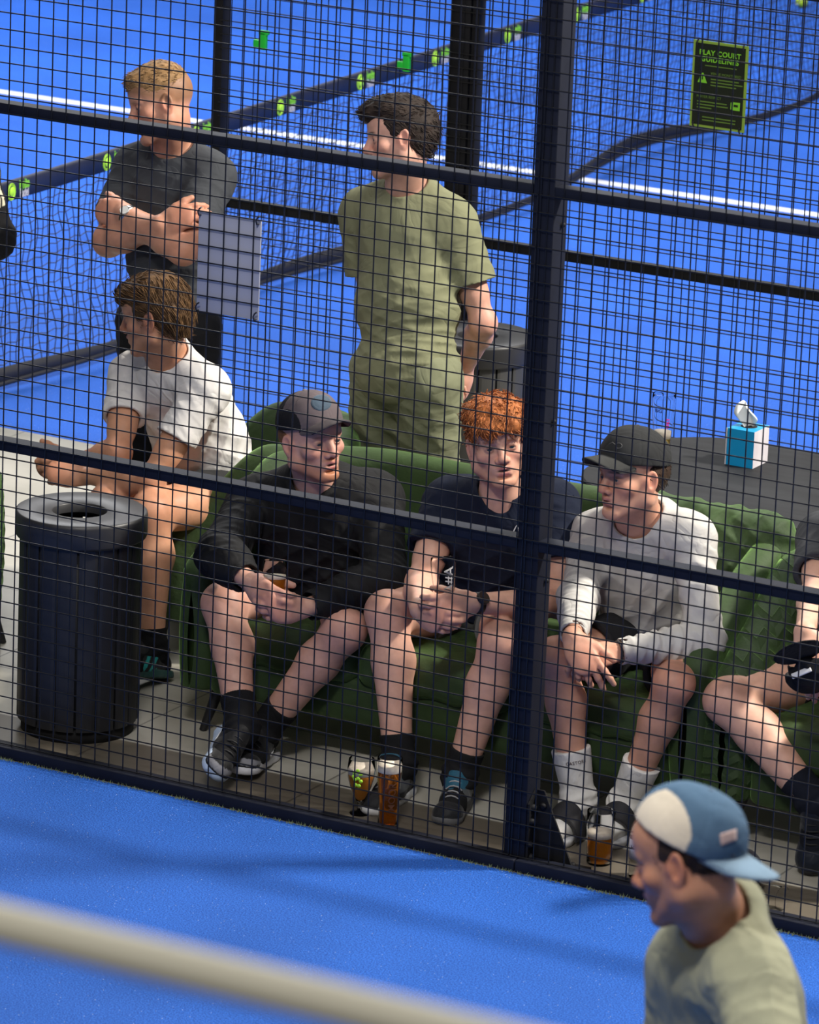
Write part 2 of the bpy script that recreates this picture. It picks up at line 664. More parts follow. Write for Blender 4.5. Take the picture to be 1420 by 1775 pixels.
def hand_sdf(S, Wr, d, n, thumb_side, curl='half', sc=1.0, thumb=(0.55, 0.75, 0.35), spread=0.0):
    """Wr wrist, d towards the knuckles, n out of the palm, thumb_side +1/-1 picks the side the thumb leaves from"""
    d = nrm(d)
    n = nrm(n - d * (np.asarray(n) @ d))
    s = np.cross(d, n) * thumb_side
    S.cone(Wr, Wr + d * 0.045 * sc, 0.027 * sc, 0.037 * sc, 0.012, w=n, fl=0.55)
    S.cone(Wr + d * 0.04 * sc, Wr + d * 0.078 * sc, 0.037 * sc, 0.041 * sc, 0.012, w=n, fl=0.36)
    curls = HAND_CURL[curl] if isinstance(curl, str) else curl
    off = [0.0305, 0.0105, -0.0095, -0.0285]
    bl = [0.086, 0.091, 0.087, 0.078]
    ln = [(0.043, 0.026, 0.020), (0.047, 0.030, 0.022), (0.044, 0.027, 0.021), (0.034, 0.021, 0.018)]
    rr = [0.0098, 0.0099, 0.0094, 0.0084]
    tips = []
    for i in range(4):
        b = Wr + (d * bl[i] + s * off[i]) * sc
        a = 0
        pts = [b - d * 0.03 * sc, b]
        dd = nrm(d + s * (spread * (1.5 - i) + 0.03 * (1.5 - i)))
        for j in range(3):
            a += math.radians(curls[i][j])
            b = b + (math.cos(a) * dd + math.sin(a) * n) * ln[i][j] * sc
            pts.append(b)
        r = rr[i] * sc
        S.chain(pts, [r * 0.95, r * 1.08, r * 0.98, r * 0.9, r * 0.78], 0.0045)
        tips.append(b)
    tb = Wr + (d * 0.022 + s * 0.022 + n * 0.006) * sc
    t = nrm(d * thumb[0] + s * thumb[1] + n * thumb[2])
    t2 = nrm(t + d * 0.45 + n * 0.15)
    p1 = tb + t * 0.042 * sc
    p2 = p1 + t2 * 0.033 * sc
    t3 = nrm(t2 + n * 0.25 + d * 0.1)
    p3 = p2 + t3 * 0.025 * sc
    S.chain([tb, p1, p2, p3], [0.0175 * sc, 0.0135 * sc, 0.0115 * sc, 0.0095 * sc], 0.01)
    return tips


def torso_prims(S, J, T, PF, pad=0.0, belly=0.0, k=0.05, chest=1.0):
    N, P = J['N'], J['P']
    L = np.linalg.norm(N - P)
    mid = (N + P) / 2 - T.f * 0.02
    S.ell(N - T.u * 0.16 - T.f * 0.01, V(0.158 * chest + pad, 0.108 + pad, 0.165 + pad), T.R, k)
    S.ell(mid - T.u * 0.06 + T.f * belly * 0.5, V(0.142 * chest + pad + belly, 0.108 + pad + belly, 0.17 + pad), T.R, k)
    S.ell(P + PF.u * 0.02, V(0.160 + pad + belly * .5, 0.118 + pad + belly * .5, 0.125 + pad), PF.R, k)
    S.cone(J['SR'] * 0.8 + J['SL'] * 0.2, J['SL'] * 0.8 + J['SR'] * 0.2, 0.06 + pad, 0.06 + pad, k)
    for s in ('SR', 'SL'):
        S.ell(J[s] - T.u * 0.015, V(0.052 + pad, 0.052 + pad, 0.058 + pad), T.R, k)
        S.cone(N + T.u * 0.035 - T.f * 0.02, J[s] * 0.75 + N * 0.25 + T.u * 0.015, 0.040 + pad, 0.036 + pad, 0.04)


SKIN_SITES = {}


def arm_prims(S, J, s, T, pad=0.0, k=0.025):
    A, E_, W_ = J['S' + s], J['E' + s], J['W' + s]
    sc = 1.0
    S.cone(A, E_, 0.050 + pad, 0.039 + pad, k)
    S.cone(A * 0.65 + E_ * 0.35, A * 0.3 + E_ * 0.7, 0.049 + pad, 0.043 + pad, k)
    S.ell(E_, V(1, 1, 1) * (0.039 + pad), None, k)
    m = E_ * 0.72 + W_ * 0.28
    S.cone(E_, m, 0.038 + pad, 0.0435 + pad, k)
    S.cone(m, W_, 0.0435 + pad, 0.0265 + pad, k)


def leg_prims(S, J, s, PF, pad=0.0, k=0.03, full=True):
    Hp, K, A = J['P' + s], J['K' + s], J['A' + s]
    S.cone(Hp, K, 0.086 + pad, 0.055 + pad, k)
    S.cone(Hp * 0.6 + K * 0.4, Hp * 0.25 + K * 0.75, 0.074 + pad, 0.062 + pad, k)
    th, sh = nrm(K - Hp), nrm(A - K)
    fwd = nrm(th - sh) if np.linalg.norm(th - sh) > 0.35 else PF.f
    S.ell(K + fwd * 0.006, V(1, 1, 1) * (0.054 + pad), None, k)
    S.cone(K + fwd * 0.02 + sh * 0.01, K + fwd * 0.012 + sh * 0.05, 0.036 + pad, 0.03 + pad, k)
    back = -nrm(fwd - sh * (fwd @ sh))
    c = K * 0.68 + A * 0.32 + back * 0.014
    S.cone(K + back * 0.004, c, 0.050 + pad, 0.0555 + pad, k)
    S.cone(c, A * 0.86 + K * 0.14, 0.0555 + pad, 0.033 + pad, k)
    S.cone(K - back * 0.010, A - back * 0.004, 0.036 + pad, 0.031 + pad, k)
    S.ell(A, V(0.036, 0.036, 0.038) + pad, None, k)


def foot_frame(J, s, toe, up=(0, 0, 1)):
    A = J['A' + s]
    f = np.asarray(toe, float) - A
    up = nrm(up)
    f = nrm(f - up * (f @ up))
    return Frame(A - up * 0.095, f, up)      # origin on the sole plane under the ankle; x right, y forward, z up


def shoe(person, FF, mats, stripes=None, lace=True, sc=1.0, thick=1.0, labels=(None, None), marks=None):
    U = SDF()
    F_ = lambda x, y, z: FF(x * sc, y * sc, z * sc)
    U.cone(F_(0, -0.040, 0.045), F_(0, 0.06, 0.040), 0.036, 0.040, 0.02, w=FF.u, fl=0.95)
    U.cone(F_(0, 0.06, 0.035), F_(0.004, 0.150, 0.026), 0.043, 0.041, 0.02, w=FF.u, fl=0.75)
    U.ell(F_(0.004, 0.160, 0.022), V(0.041, 0.038, 0.032), FF.R, 0.02)
    U.cone(F_(0, 0.015, 0.075), F_(0, -0.012, 0.092), 0.046, 0.048, 0.02)
    U.cone(F_(0, 0.060, 0.068), F_(0, 0.034, 0.100), 0.032, 0.033, 0.02)
    U.ell(F_(0, -0.008, 0.128), V(0.036, 0.046, 0.028), FF.R, 0.008, 's')
    U.cut(F_(0, 0, 0.018), -FF.u)
    dsp = lambda P: 0.0006 * noise3(P, 160, 5)
    v, f = U.mesh(0.004, dsp)
    lp = FF.local(v)
    cols = np.tile(np.array(mats[0]), (len(v), 1))
    if stripes is not None:
        cols = stripes(lp, cols)
    o = link('shoe', npmesh(v, f, cols), M_SHOE, person)
    if labels[0]: o['label'] = labels[0]
    B = SDF()
    B.cone(F_(0, -0.042, 0.012), F_(0, 0.03, 0.012), 0.040 * thick, 0.040, 0.02)
    B.cone(F_(0, 0.03, 0.012), F_(0.005, 0.135, 0.012), 0.040, 0.047, 0.02)
    B.ell(F_(0.004, 0.162, 0.014), V(0.044, 0.042, 0.03), FF.R, 0.02)
    B.cut(F_(0, 0, 0.026 * thick), nrm(FF.u - 0.06 * FF.f))
    B.cut(F_(0, 0, 0.0), -FF.u)
    v, f = B.mesh(0.004)
    so = link('sole', npmesh(v, f, np.tile(np.array(mats[1]), (len(v), 1))), M_SHOE, o)
    if lace:
        mb = MB()
        for i in range(5):
            y = 0.052 + i * 0.017
            z = 0.1075 - i * 0.0100
            mb.tube([F_(-0.024, y, z - 0.010), F_(-0.012, y + 0.004, z + 0.001), F_(0.0, y + 0.006, z + 0.004), F_(0.012, y + 0.004, z + 0.001), F_(0.024, y, z - 0.010)], 0.0026, 6)
        mb.build('laces', mats[2], o)
    if marks:
        mb = MB()
        for pts, r in marks:
            mb.tube([F_(*p) for p in pts], r, 6)
        mb.build('side_mark', mats[3], o)
    return o


def hair_mesh(person, H, prims, strands, col, seed=1, sc=1.0, disp=0.004, freq=90, name='hair', h=0.003, flow=None, slen=0.03, col2=None, curl=0.0, jitter=0.25, lift=0.006):
    S = SDF()
    for q in prims:
        c, r = q[0], q[1]
        op = q[2] if len(q) > 2 else 'u'
        k = q[3] if len(q) > 3 else 0.015
        S.ell(H(*(np.array(c) * sc)), np.array(r) * sc, H.R, k, op)
    fr = np.array([H.r, H.f * 0.35, H.u * 0.8])

    def dsp(P):
        q = H.local(P)
        return disp * (0.6 * noise3(q * V(1.0, 0.45, 0.8), freq, seed) + 0.4 * noise3(q * V(1.2, 0.3, 1.0), freq * 2.3, seed + 2))
    v, f = S.mesh(h, dsp)
    rs = np.random.RandomState(seed)
    c = np.array(col)
    c2 = np.array(col2 if col2 is not None else [x * 1.6 for x in col])
    t = np.clip(0.5 + 0.6 * noise3(H.local(v) * V(1, 0.4, 1), freq * 1.6, seed + 5), 0, 1)[:, None]
    cols = c * (1 - t) + c2 * t
    o = link(name, npmesh(v, f, cols), M_HAIR, person)
    if strands:
        # tufts: thin tapered locks following the flow over the scalp
        me = o.data
        nn = np.zeros(len(me.vertices) * 3)
        me.vertices.foreach_get('normal', nn)
        nn = nn.reshape(-1, 3)
        pick = rs.choice(len(v), strands)
        vs, fs, cc = [], [], []
        flow = flow or (lambda q, n: V(0, 0.5, -0.6))
        for i in pick:
            p, n = v[i], nn[i]
            q = H.local(p[None])[0]
            fl = flow(q, n @ H.R.T) @ H.R if False else (H.R.T @ np.asarray(flow(q, H.R @ n), float))
            fl = nrm(fl - n * (fl @ n) * 0.85)
            sd = np.cross(n, fl)
            Ls = slen * rs.uniform(0.6, 1.2)
            wdt = 0.0022 * rs.uniform(0.7, 1.4)
            jit = rs.normal(size=3) * jitter
            cb = c + (c2 - c) * rs.rand()
            pts = []
            ph = rs.rand() * 6
            for j in range(5):
                t_ = j / 4
                pts.append(p - n * 0.0015 + (fl + jit) * Ls * t_ + n * (lift * math.sin(t_ * 2.4)) * (Ls / 0.03) + sd * curl * math.sin(ph + t_ * 6) + n * curl * math.cos(ph + t_ * 6) * 0.6)
            b0 = len(vs)
            for j, pt in enumerate(pts):
                w_ = wdt * (1 - 0.85 * (j / 4) ** 1.5)
                vs += [pt + sd * w_, pt + n * w_ * 0.7, pt - sd * w_, pt - n * w_ * 0.7]
                cc += [cb] * 4
            for j in range(4):
                for k_ in range(4):
                    fs.append((b0 + j * 4 + k_, b0 + j * 4 + (k_ + 1) % 4, b0 + j * 4 + 4 + (k_ + 1) % 4, b0 + j * 4 + 4 + k_))
        l = link('locks', npmesh(np.array(vs), np.array(fs), np.array(cc)), M_HAIR, o)
        l['kind'] = 'stuff'
    return o


def paint(P, cols, c, rad, R, col, soft=0.35, amt=1.0):
    d = np.sqrt(((((P - c) @ R.T) / rad) ** 2).sum(1))
    m = (np.clip((1 + soft - d) / (2 * soft), 0, 1) * amt)[:, None]
    return cols * (1 - m) + np.array(col) * m


def cap_mesh(person, H, col, brimcol, sc=1.0, back=False, drop=0.0, tilt=0.0, paintf=None, patch=None, label=None, size=1.0, bl=0.068, droop=0.16, curve=5.5):
    """baseball cap: crown, brim, button; H is the head frame"""
    sg = -1 if back else 1
    CF = Frame(H(0, -0.012 * sc, 0.040 * sc), nrm(H.f * sg * math.cos(tilt) + H.u * math.sin(tilt)), H.u)
    S = SDF()
    S.ell(CF(0, 0, 0.0), V(0.088, 0.108, 0.094) * sc * size, CF.R, 0.01)
    S.ell(CF(0, 0.035, 0.012), V(0.070, 0.070, 0.078) * sc * size, CF.R, 0.03)
    S.ell(CF(0, 0, -0.02), V(0.081, 0.101, 0.088) * sc * size, CF.R, 0.006, 's')
    S.cut(CF(0, 0, -0.012 - drop), -nrm(CF.u - 0.05 * CF.f))
    if back:
        pass

    def dsp(P):
        q = CF.local(P)
        ang = np.arctan2(q[:, 0], q[:, 1])
        seam = np.abs(np.sin(ang * 3)) * np.sqrt(q[:, 0] ** 2 + q[:, 1] ** 2)
        return -0.0012 * np.exp(-(seam / 0.004) ** 2) + 0.0012 * noise3(P, 45, 8)
    v, f = S.mesh(0.003, dsp)
    cols = np.tile(np.array(col), (len(v), 1))
    if paintf: cols = paintf(CF.local(v), cols)
    o = link('cap', npmesh(v, f, cols), M_CLOTH, person)
    if label: o['label'] = label
    # brim
    vs, fs = [], []
    nu, nv = 25, 11
    a0 = 1.02
    for th in (0, 1):
        for i in range(nu):
            a = -a0 + 2 * a0 * i / (nu - 1)
            for j in range(nv):
                t = j / (nv - 1)
                ln = bl * sc * size * math.cos(a * 1.32) ** 0.45 if abs(a) < a0 * 0.999 else 0.0
                rx, ry = 0.0885 * sc * size, 0.112 * sc * size
                x = rx * math.sin(a)
                y = ry * math.cos(a) * 0.98 + ln * t
                x = x * (1 - 0.10 * t)
                z = -0.010 - drop - droop * ln * t - curve * x * x * (0.45 + 0.55 * t) + 0.022 * math.cos(a * 1.2) + (0.0022 if th == 0 else -0.0022)
                vs.append(CF(x, y, z))
    def id_(th, i, j): return th * nu * nv + i * nv + j
    for i in range(nu - 1):
        for j in range(nv - 1):
            fs.append((id_(0, i, j), id_(0, i + 1, j), id_(0, i + 1, j + 1), id_(0, i, j + 1)))
            fs.append((id_(1, i, j), id_(1, i, j + 1), id_(1, i + 1, j + 1), id_(1, i + 1, j)))
    for i in range(nu - 1):
        for j in (0, nv - 1):
            fs.append((id_(0, i, j), id_(0, i + 1, j), id_(1, i + 1, j), id_(1, i, j)))
    for j in range(nv - 1):
        for i in (0, nu - 1):
            fs.append((id_(0, i, j), id_(0, i, j + 1), id_(1, i, j + 1), id_(1, i, j)))
    me = npmesh(np.array(vs), np.array(fs), np.tile(np.array(brimcol), (len(vs), 1)))
    link('brim', me, M_CLOTH, o)
    mb = MB()
    mb.lathe(CF(0, 0, 0.0935 * sc * size), [(0.0, 0.005), (0.004, 0.0045), (0.0068, 0.002), (0.007, -0.002)], 14, np.array(CF.R).T)
    mb.build('button', fabric('cap_button', (col[0], col[1], col[2])), o)
    return o, CF


def plain_eyes(H, sc, wide, gaze):
    vs, fs, mi = [], [], []
    for s in (-1, 1):
        c = H(s * 0.031 * sc * wide, 0.0715 * sc, -0.0025 * sc)
        g = nrm(gaze if not isinstance(gaze, dict) else gaze)
        a = nrm(np.cross(g, H.u))
        b = np.cross(a, g)
        r = 0.0128 * sc
        n, m = 16, 12
        b0 = len(vs)
        for i in range(m + 1):
            ph = math.pi * i / m
            for k in range(n):
                t = 2 * math.pi * k / n
                vs.append(c + r * (math.cos(ph) * g + math.sin(ph) * (math.cos(t) * a + math.sin(t) * b)))
        for i in range(m):
            for k in range(n):
                fs.append((b0 + i * n + k, b0 + i * n + (k + 1) % n, b0 + (i + 1) * n + (k + 1) % n, b0 + (i + 1) * n + k))
                mi.append(2 if i < 3 else 1)
    return vs, fs, mi


def person(J, o):
    """J joints, o options; returns (root, head frame, torso frame, pelvis frame)"""
    J = {k: np.array(v, float) for k, v in J.items()}
    N, P = J['N'], J['P']
    up = nrm(N - P)
    L_ = nrm(J['SL'] - J['SR'])
    T = Frame(N, np.cross(L_, up), up)
    pu = nrm(up * 0.4 + V(0, 0, 1)) if o.get('sit') else nrm(up)
    PF = Frame(P, np.cross(nrm(J['PL'] - J['PR']), pu), pu)
    sc = o.get('head_sc', 1.06)
    H = Frame(J['H'], vd(*o['face']), vd(*o.get('crown', (0, 1, 0.1))))
    root = empty('person', tuple(o.get('base', (P[0], P[1], 0.0))), o['label'], 'person', o.get('group'))
    S = SDF()
    torso_prims(S, J, T, PF, -0.004)
    for s in 'RL':
        arm_prims(S, J, s, T, o.get('arm_pad', 0.0))
        leg_prims(S, J, s, PF, o.get('leg_pad', 0.0))
    wide = o.get('wide', 1.0)
    head_sdf(S, H, N + T.u * 0.0, sc, wide, o.get('jaw', 1.0), o.get('mouth', 0.0))
    for s, hd in o.get('hands', {}).items():
        # s 'R'/'L'; direction, palm normal in viewer terms
        d, n = vd(*hd['d']), vd(*hd['n'])
        # the thumb leaves on +cross(d,n) for a right hand, the other side for a left one
        ts = 1.0 if s == 'R' else -1.0
        hand_sdf(S, J['W' + s], d, n, ts, hd.get('curl', 'half'), o.get('hand_sc', 1.04), hd.get('thumb', (0.55, 0.75, 0.35)), hd.get('spread', 0.0))
    for s in 'RL':
        FF = foot_frame(J, s, o['toe' + s], o.get('soleup' + s, (0, 0, 1)))
        S.cone(J['A' + s], FF(0, 0.10, 0.03), 0.034, 0.028, 0.03)
        S.cone(J['A' + s], FF(0, -0.035, 0.035), 0.034, 0.028, 0.03)
    for q in o.get('extra_skin', []):
        q(S, J, H, T)
    reg = (H(0, 0.01, -0.02), 0.155 * sc)
    v1, f1 = S.mesh(0.0040, None, region=reg, inside=False)
    v2, f2 = S.mesh(0.0024, None, region=reg, inside=True)
    ev, ef, em = plain_eyes(H, sc, wide, vd(*o['gaze']) if 'gaze' in o else H.f)
    verts = np.concatenate([v1, v2, np.array(ev)])
    faces = np.concatenate([f1, f2 + len(v1), np.array(ef) + len(v1) + len(v2)])
    mi = np.concatenate([np.zeros(len(f1) + len(f2), int), np.array(em)])
    base = np.array(o.get('skin', (0.60, 0.335, 0.235)))
    cols = np.tile(base, (len(verts), 1))
    red = base * V(0.98, 0.72, 0.70)
    for s in 'RL':
        cols = paint(verts, cols, J['K' + s], V(1, 1, 1) * 0.06, np.eye(3), red, 0.5, 0.6)
        cols = paint(verts, cols, J['E' + s], V(1, 1, 1) * 0.045, np.eye(3), red, 0.5, 0.5)
        cols = paint(verts, cols, J['W' + s] + vd(*o['hands'][s]['d']) * 0.1 if s in o.get('hands', {}) else J['W' + s], V(1, 1, 1) * 0.05, np.eye(3), red, 0.6, 0.45)
    hp = lambda c: H(c[0] * sc * wide, c[1] * sc, c[2] * sc)
    pt = lambda cols, c, r, col, soft=0.35, amt=1.0: paint(verts, cols, hp(c), np.array(r) * sc, H.R, col, soft, amt)
    cols = pt(cols, (0, 0.10, -0.032), (0.022, 0.03, 0.022), red, 0.5, 0.6)
    for s in (-1, 1):
        cols = pt(cols, (s * 0.045, 0.07, -0.03), (0.024, 0.03, 0.022), red, 0.6, 0.5)
        cols = pt(cols, (s * 0.080, -0.006, -0.01), (0.02, 0.03, 0.035), red, 0.4, 0.6)
        cols = pt(cols, (s * 0.031, 0.083, -0.011), (0.017, 0.02, 0.006), base * 0.72, 0.5, 0.6)
        bc = np.array(o.get('brow', (0.10, 0.05, 0.03)))
        cols = pt(cols, (s * 0.030, 0.085, 0.0185), (0.0195, 0.02, 0.0042), bc, 0.35, o.get('brow_amt', 0.8))
        cols = pt(cols, (s * 0.031, 0.09, 0.003), (0.0135, 0.02, 0.0016), bc * 0.5, 0.5, 0.7)
        cols = pt(cols, (s * 0.031, 0.088, -0.0030), (0.0135, 0.016, 0.0050), base * 0.55, 0.3, 0.7)
    if 'beard' in o:
        bc = np.array(o['beard'])
        am = o.get('beard_amt', 0.6)
        cols = pt(cols, (0, 0.060, -0.100), (0.052, 0.055, 0.032), bc, 0.45, am)
        for s in (-1, 1):
            cols = pt(cols, (s * 0.052, 0.02, -0.072), (0.028, 0.05, 0.030), bc, 0.5, am * 0.7)
            cols = pt(cols, (s * 0.064, 0.004, -0.03), (0.014, 0.014, 0.04), bc, 0.5, am * 0.6)
        cols = pt(cols, (0, 0.092, -0.051), (0.026, 0.016, 0.006), bc, 0.45, am * 0.8)
    lip = np.array(o.get('lip', (0.50, 0.17, 0.15)))
    cols = pt(cols, (0, 0.093, -0.0585), (0.021, 0.018, 0.0045), lip, 0.3, 0.8)
    cols = pt(cols, (0, 0.090, -0.0715 - o.get('mouth', 0)), (0.018, 0.018, 0.0058), lip, 0.3, 0.8)
    cols = pt(cols, (0, 0.088, -0.0650 - o.get('mouth', 0) / 2), (0.019, 0.0165, 0.0016 + o.get('mouth', 0) * 0.5), (0.05, 0.015, 0.012), 0.3, 0.9)
    if 'scalp' in o:
        c_, z_ = o['scalp']
        q = H.local(verts) / sc
        m = np.clip((q[:, 2] - (z_ + 0.55 * np.maximum(q[:, 1], -0.02) - 0.0)) / 0.02, 0, 1) * (np.linalg.norm(q, axis=1) < 0.16)
        m = m[:, None] * 0.85
        cols = cols * (1 - m) + np.array(c_) * m
    me = npmesh(verts, faces, cols, mi)
    body = link('body', me, [M_SKIN, M_EYEW, M_IRIS], root)
    T.nd = nrm(H(0, -0.010 * sc, -0.075 * sc) - N)
    return root, J, H, T, PF, sc


def cloth(root, name, S, col, folds=None, h=0.0045, seed=2, base=0.003, bf=20, mat=None, paintf=None, label=None, parent=None):
    v, f = S.mesh(h, foldfield(folds or [], seed, base, bf), pad=0.016)
    c = np.tile(np.array(col), (len(v), 1))
    if paintf: c = paintf(v, c)
    o = link(name, npmesh(v, f, c), mat or M_CLOTH, parent or root)
    if label: o['label'] = label
    return o


def tee(root, J, T, PF, col, sleeve=0.62, pad=0.014, belly=0.006, hem=None, folds=None, seed=2, name='t_shirt', neck=0.0, chest=1.0, extra=None, amp=1.0, shoulder=0.0, sleeve_r=(0.066, 0.073), h=0.0045, paintf=None):
    S = SDF()
    torso_prims(S, J, T, PF, pad, belly, 0.05, chest)
    if extra: extra(S)
    S.cone(J['N'] - T.nd * 0.035, J['N'] + T.nd * (0.040 - neck * 3), 0.088, 0.069, 0.03, cap=True)
    for s in 'RL':
        A, E_ = J['S' + s], J['E' + s]
        d = nrm(E_ - A)
        e = A + (E_ - A) * sleeve
        S.cone(A, e, sleeve_r[0], sleeve_r[1], 0.035, cap=True)
    if hem is not None:
        S.cut(hem[0], hem[1])
    for s in 'RL':
        A, E_ = J['S' + s], J['E' + s]
        e = A + (E_ - A) * sleeve
        S.cone(A + (E_ - A) * (sleeve - 0.06), A + (E_ - A) * (sleeve + 0.1), 0.052, sleeve_r[1] - 0.009, 0.003, op='s')
    # neck opening
    S.cone(J['N'] + T.nd * 0.015, J['N'] + T.nd * 0.16, 0.0625 + neck, 0.090 + neck, 0.004, op='s')
    S.ell(J['N'] + T.f * 0.070 + T.nd * 0.050, V(0.042, 0.030, 0.026), T.R, 0.01, 's')
    fl = list(folds or [])
    for s in 'RL':
        A, E_ = J['S' + s], J['E' + s]
        d = nrm(E_ - A)
        fl.append((A + d * 0.10, 0.09, [d * 95 + T.u * 20, d * 60 + T.r * 40], 0.0038 * amp))
    return cloth(root, name, S, col, fl, seed=seed, h=h, paintf=paintf)


def long_top(root, J, T, PF, col, pad=0.02, belly=0.012, cuffs=(0.9, 0.9), folds=None, seed=2, name='jacket', hem=None, neck=0.0, amp=1.0, r=(0.068, 0.058, 0.042), chest=1.0, extra=None, mat=None, paintf=None):
    S = SDF()
    torso_prims(S, J, T, PF, pad, belly, 0.05, chest)
    if extra: extra(S)
    for s, c in zip('RL', cuffs):
        A, E_, W_ = J['S' + s], J['E' + s], J['W' + s]
        e = E_ + (W_ - E_) * c
        m = E_ + (W_ - E_) * 0.35
        S.cone(A, E_, r[0], r[1], 0.035)
        S.ell(E_, V(1, 1, 1) * (r[1] + 0.002), None, 0.02)
        S.cone(E_, m, r[1], r[1] - 0.002, 0.03)
        S.cone(m, e, r[1] - 0.002, r[2], 0.02, cap=True)
    if hem is not None:
        S.cut(hem[0], hem[1])
    for s, c in zip('RL', cuffs):
        E_, W_ = J['E' + s], J['W' + s]
        S.cone(E_ + (W_ - E_) * (c - 0.04), E_ + (W_ - E_) * (c + 0.1), r[2] - 0.006, r[2] - 0.006, 0.003, op='s')
    S.cone(J['N'] + T.nd * 0.010, J['N'] + T.nd * 0.16, 0.0625 + neck, 0.092 + neck, 0.004, op='s')
    fl = list(folds or [])
    for s in 'RL':
        A, E_, W_ = J['S' + s], J['E' + s], J['W' + s]
        d, g = nrm(E_ - A), nrm(W_ - E_)
        fl.append((E_, 0.085, [(d + g) * 75 + T.r * 10, d * 80 + T.u * 25], 0.0055 * amp))
        fl.append((A + d * 0.10, 0.09, [d * 75 + T.u * 30], 0.0045 * amp))
        fl.append((E_ + g * 0.17, 0.07, [g * 130], 0.0035 * amp))
    return cloth(root, name, S, col, fl, seed=seed, mat=mat, paintf=paintf)


def shorts(root, J, T, PF, col, cutt=(0.55, 0.55), pad=0.016, folds=None, seed=4, name='shorts', r=(0.104, 0.094), full=False, trr=(0.075, 0.072), paintf=None, mat=None, top=None):
    S = SDF()
    S.ell(J['P'] + PF.u * 0.01, V(0.172, 0.132, 0.125) + pad - 0.01, PF.R, 0.04)
    for s, c in zip('RL', cutt):
        Hp, K, A = J['P' + s], J['K' + s], J['A' + s]
        if full:
            S.cone(Hp, K, r[0], r[1], 0.04)
            S.cone(K, K + (A - K) * 0.93, r[1], trr[1], 0.03, cap=True)
        else:
            S.cone(Hp, Hp + (K - Hp) * c, r[0], r[1], 0.04, cap=True)
    if not full:
        for s, c in zip('RL', cutt):
            Hp, K = J['P' + s], J['K' + s]
            S.cone(Hp + (K - Hp) * (c - 0.06), Hp + (K - Hp) * (c + 0.08), 0.074, r[1] - 0.008, 0.003, op='s')
    if top is not None:
        S.cut(J['P'] + PF.u * top, PF.u)
    fl = list(folds or [])
    for s in 'RL':
        Hp, K = J['P' + s], J['K' + s]
        d = nrm(K - Hp)
        fl.append((Hp + d * 0.06, 0.11, [d * 60 + PF.r * 50, d * 80], 0.0045))
        if full:
            A = J['A' + s]
            fl.append((K, 0.10, [d * 70 + PF.f * 30], 0.005))
            fl.append((A + (K - A) * 0.12, 0.12, [nrm(A - K) * 90], 0.006))
    return cloth(root, name, S, col, fl, seed=seed, mat=mat, paintf=paintf)


def sock(root, J, s, FF, col, top=0.35, r=0.006, label=None, mat=None):
    K, A = J['K' + s], J['A' + s]
    t = A + (K - A) * top
    S = SDF()
    rt = 0.033 + 0.022 * min(1, top / 0.55)
    S.cone(A, t, 0.040 + r, rt + r + 0.006, 0.02, cap=True)
    S.ell(A, V(1, 1, 1) * (0.043 + r), None, 0.02)
    S.cone(A, FF(0, 0.10, 0.030), 0.035 + r, 0.029 + r, 0.03)
    S.cone(FF(0, 0.10, 0.032), FF(0, 0.165, 0.025), 0.03 + r, 0.022 + r, 0.03)
    S.cone(A, FF(0, -0.038, 0.036), 0.036 + r, 0.028 + r, 0.03)
    S.cut(FF(0, 0, 0.004), -FF.u)
    d = nrm(t - A)
    side = nrm(np.cross(d, V(0.3, 1, 0)))
    ax2 = np.cross(d, side)

    def rib(P):
        q = P - A
        ang = np.arctan2(q @ side, q @ ax2)
        return 0.0007 * np.sin(ang * 42) * np.clip((q @ d - 0.03) / 0.02, 0, 1) + 0.0025 * np.exp(-((q @ d) / 0.03) ** 2) * np.sin((P @ d) * 190 + 2 * np.sin(P[:, 0] * 40))
    v, f = S.mesh(0.0035, rib)
    o = link('sock', npmesh(v, f, np.tile(np.array(col), (len(v), 1))), mat or M_CLOTH, root)
    if label: o['label'] = label
    return o


M_CLOTH = attrfabric('knitted_cloth', 0.9, 0.3, 420, 0.001, 0.0)
M_SHELL = attrfabric('shell_jacket_cloth', 0.72, 0.2, 300, 0.001, 0.0)
M_SHOE = attrfabric('shoe_material', 0.55, 0.3, 500, 0.001, 0.1)
M_LACE_W = newmat('grey_lace', (0.32, 0.32, 0.33, 1), 0.7)
M_LACE_B = newmat('black_lace', (0.012, 0.012, 0.013, 1), 0.7)
M_MARKW = newmat('white_mark', (0.8, 0.8, 0.8, 1), 0.5)
# ---------------------------------------------------------------- the hall: floors
def plane(name, x0, x1, y0, y1, z, mat, thick=0.03):
    mb = MB().box(((x0 + x1) / 2, (y0 + y1) / 2, z - thick / 2), ((x1 - x0) / 2, (y1 - y0) / 2, thick / 2))
    o = mb.build(name, mat)
    o['kind'] = 'structure'
    return o


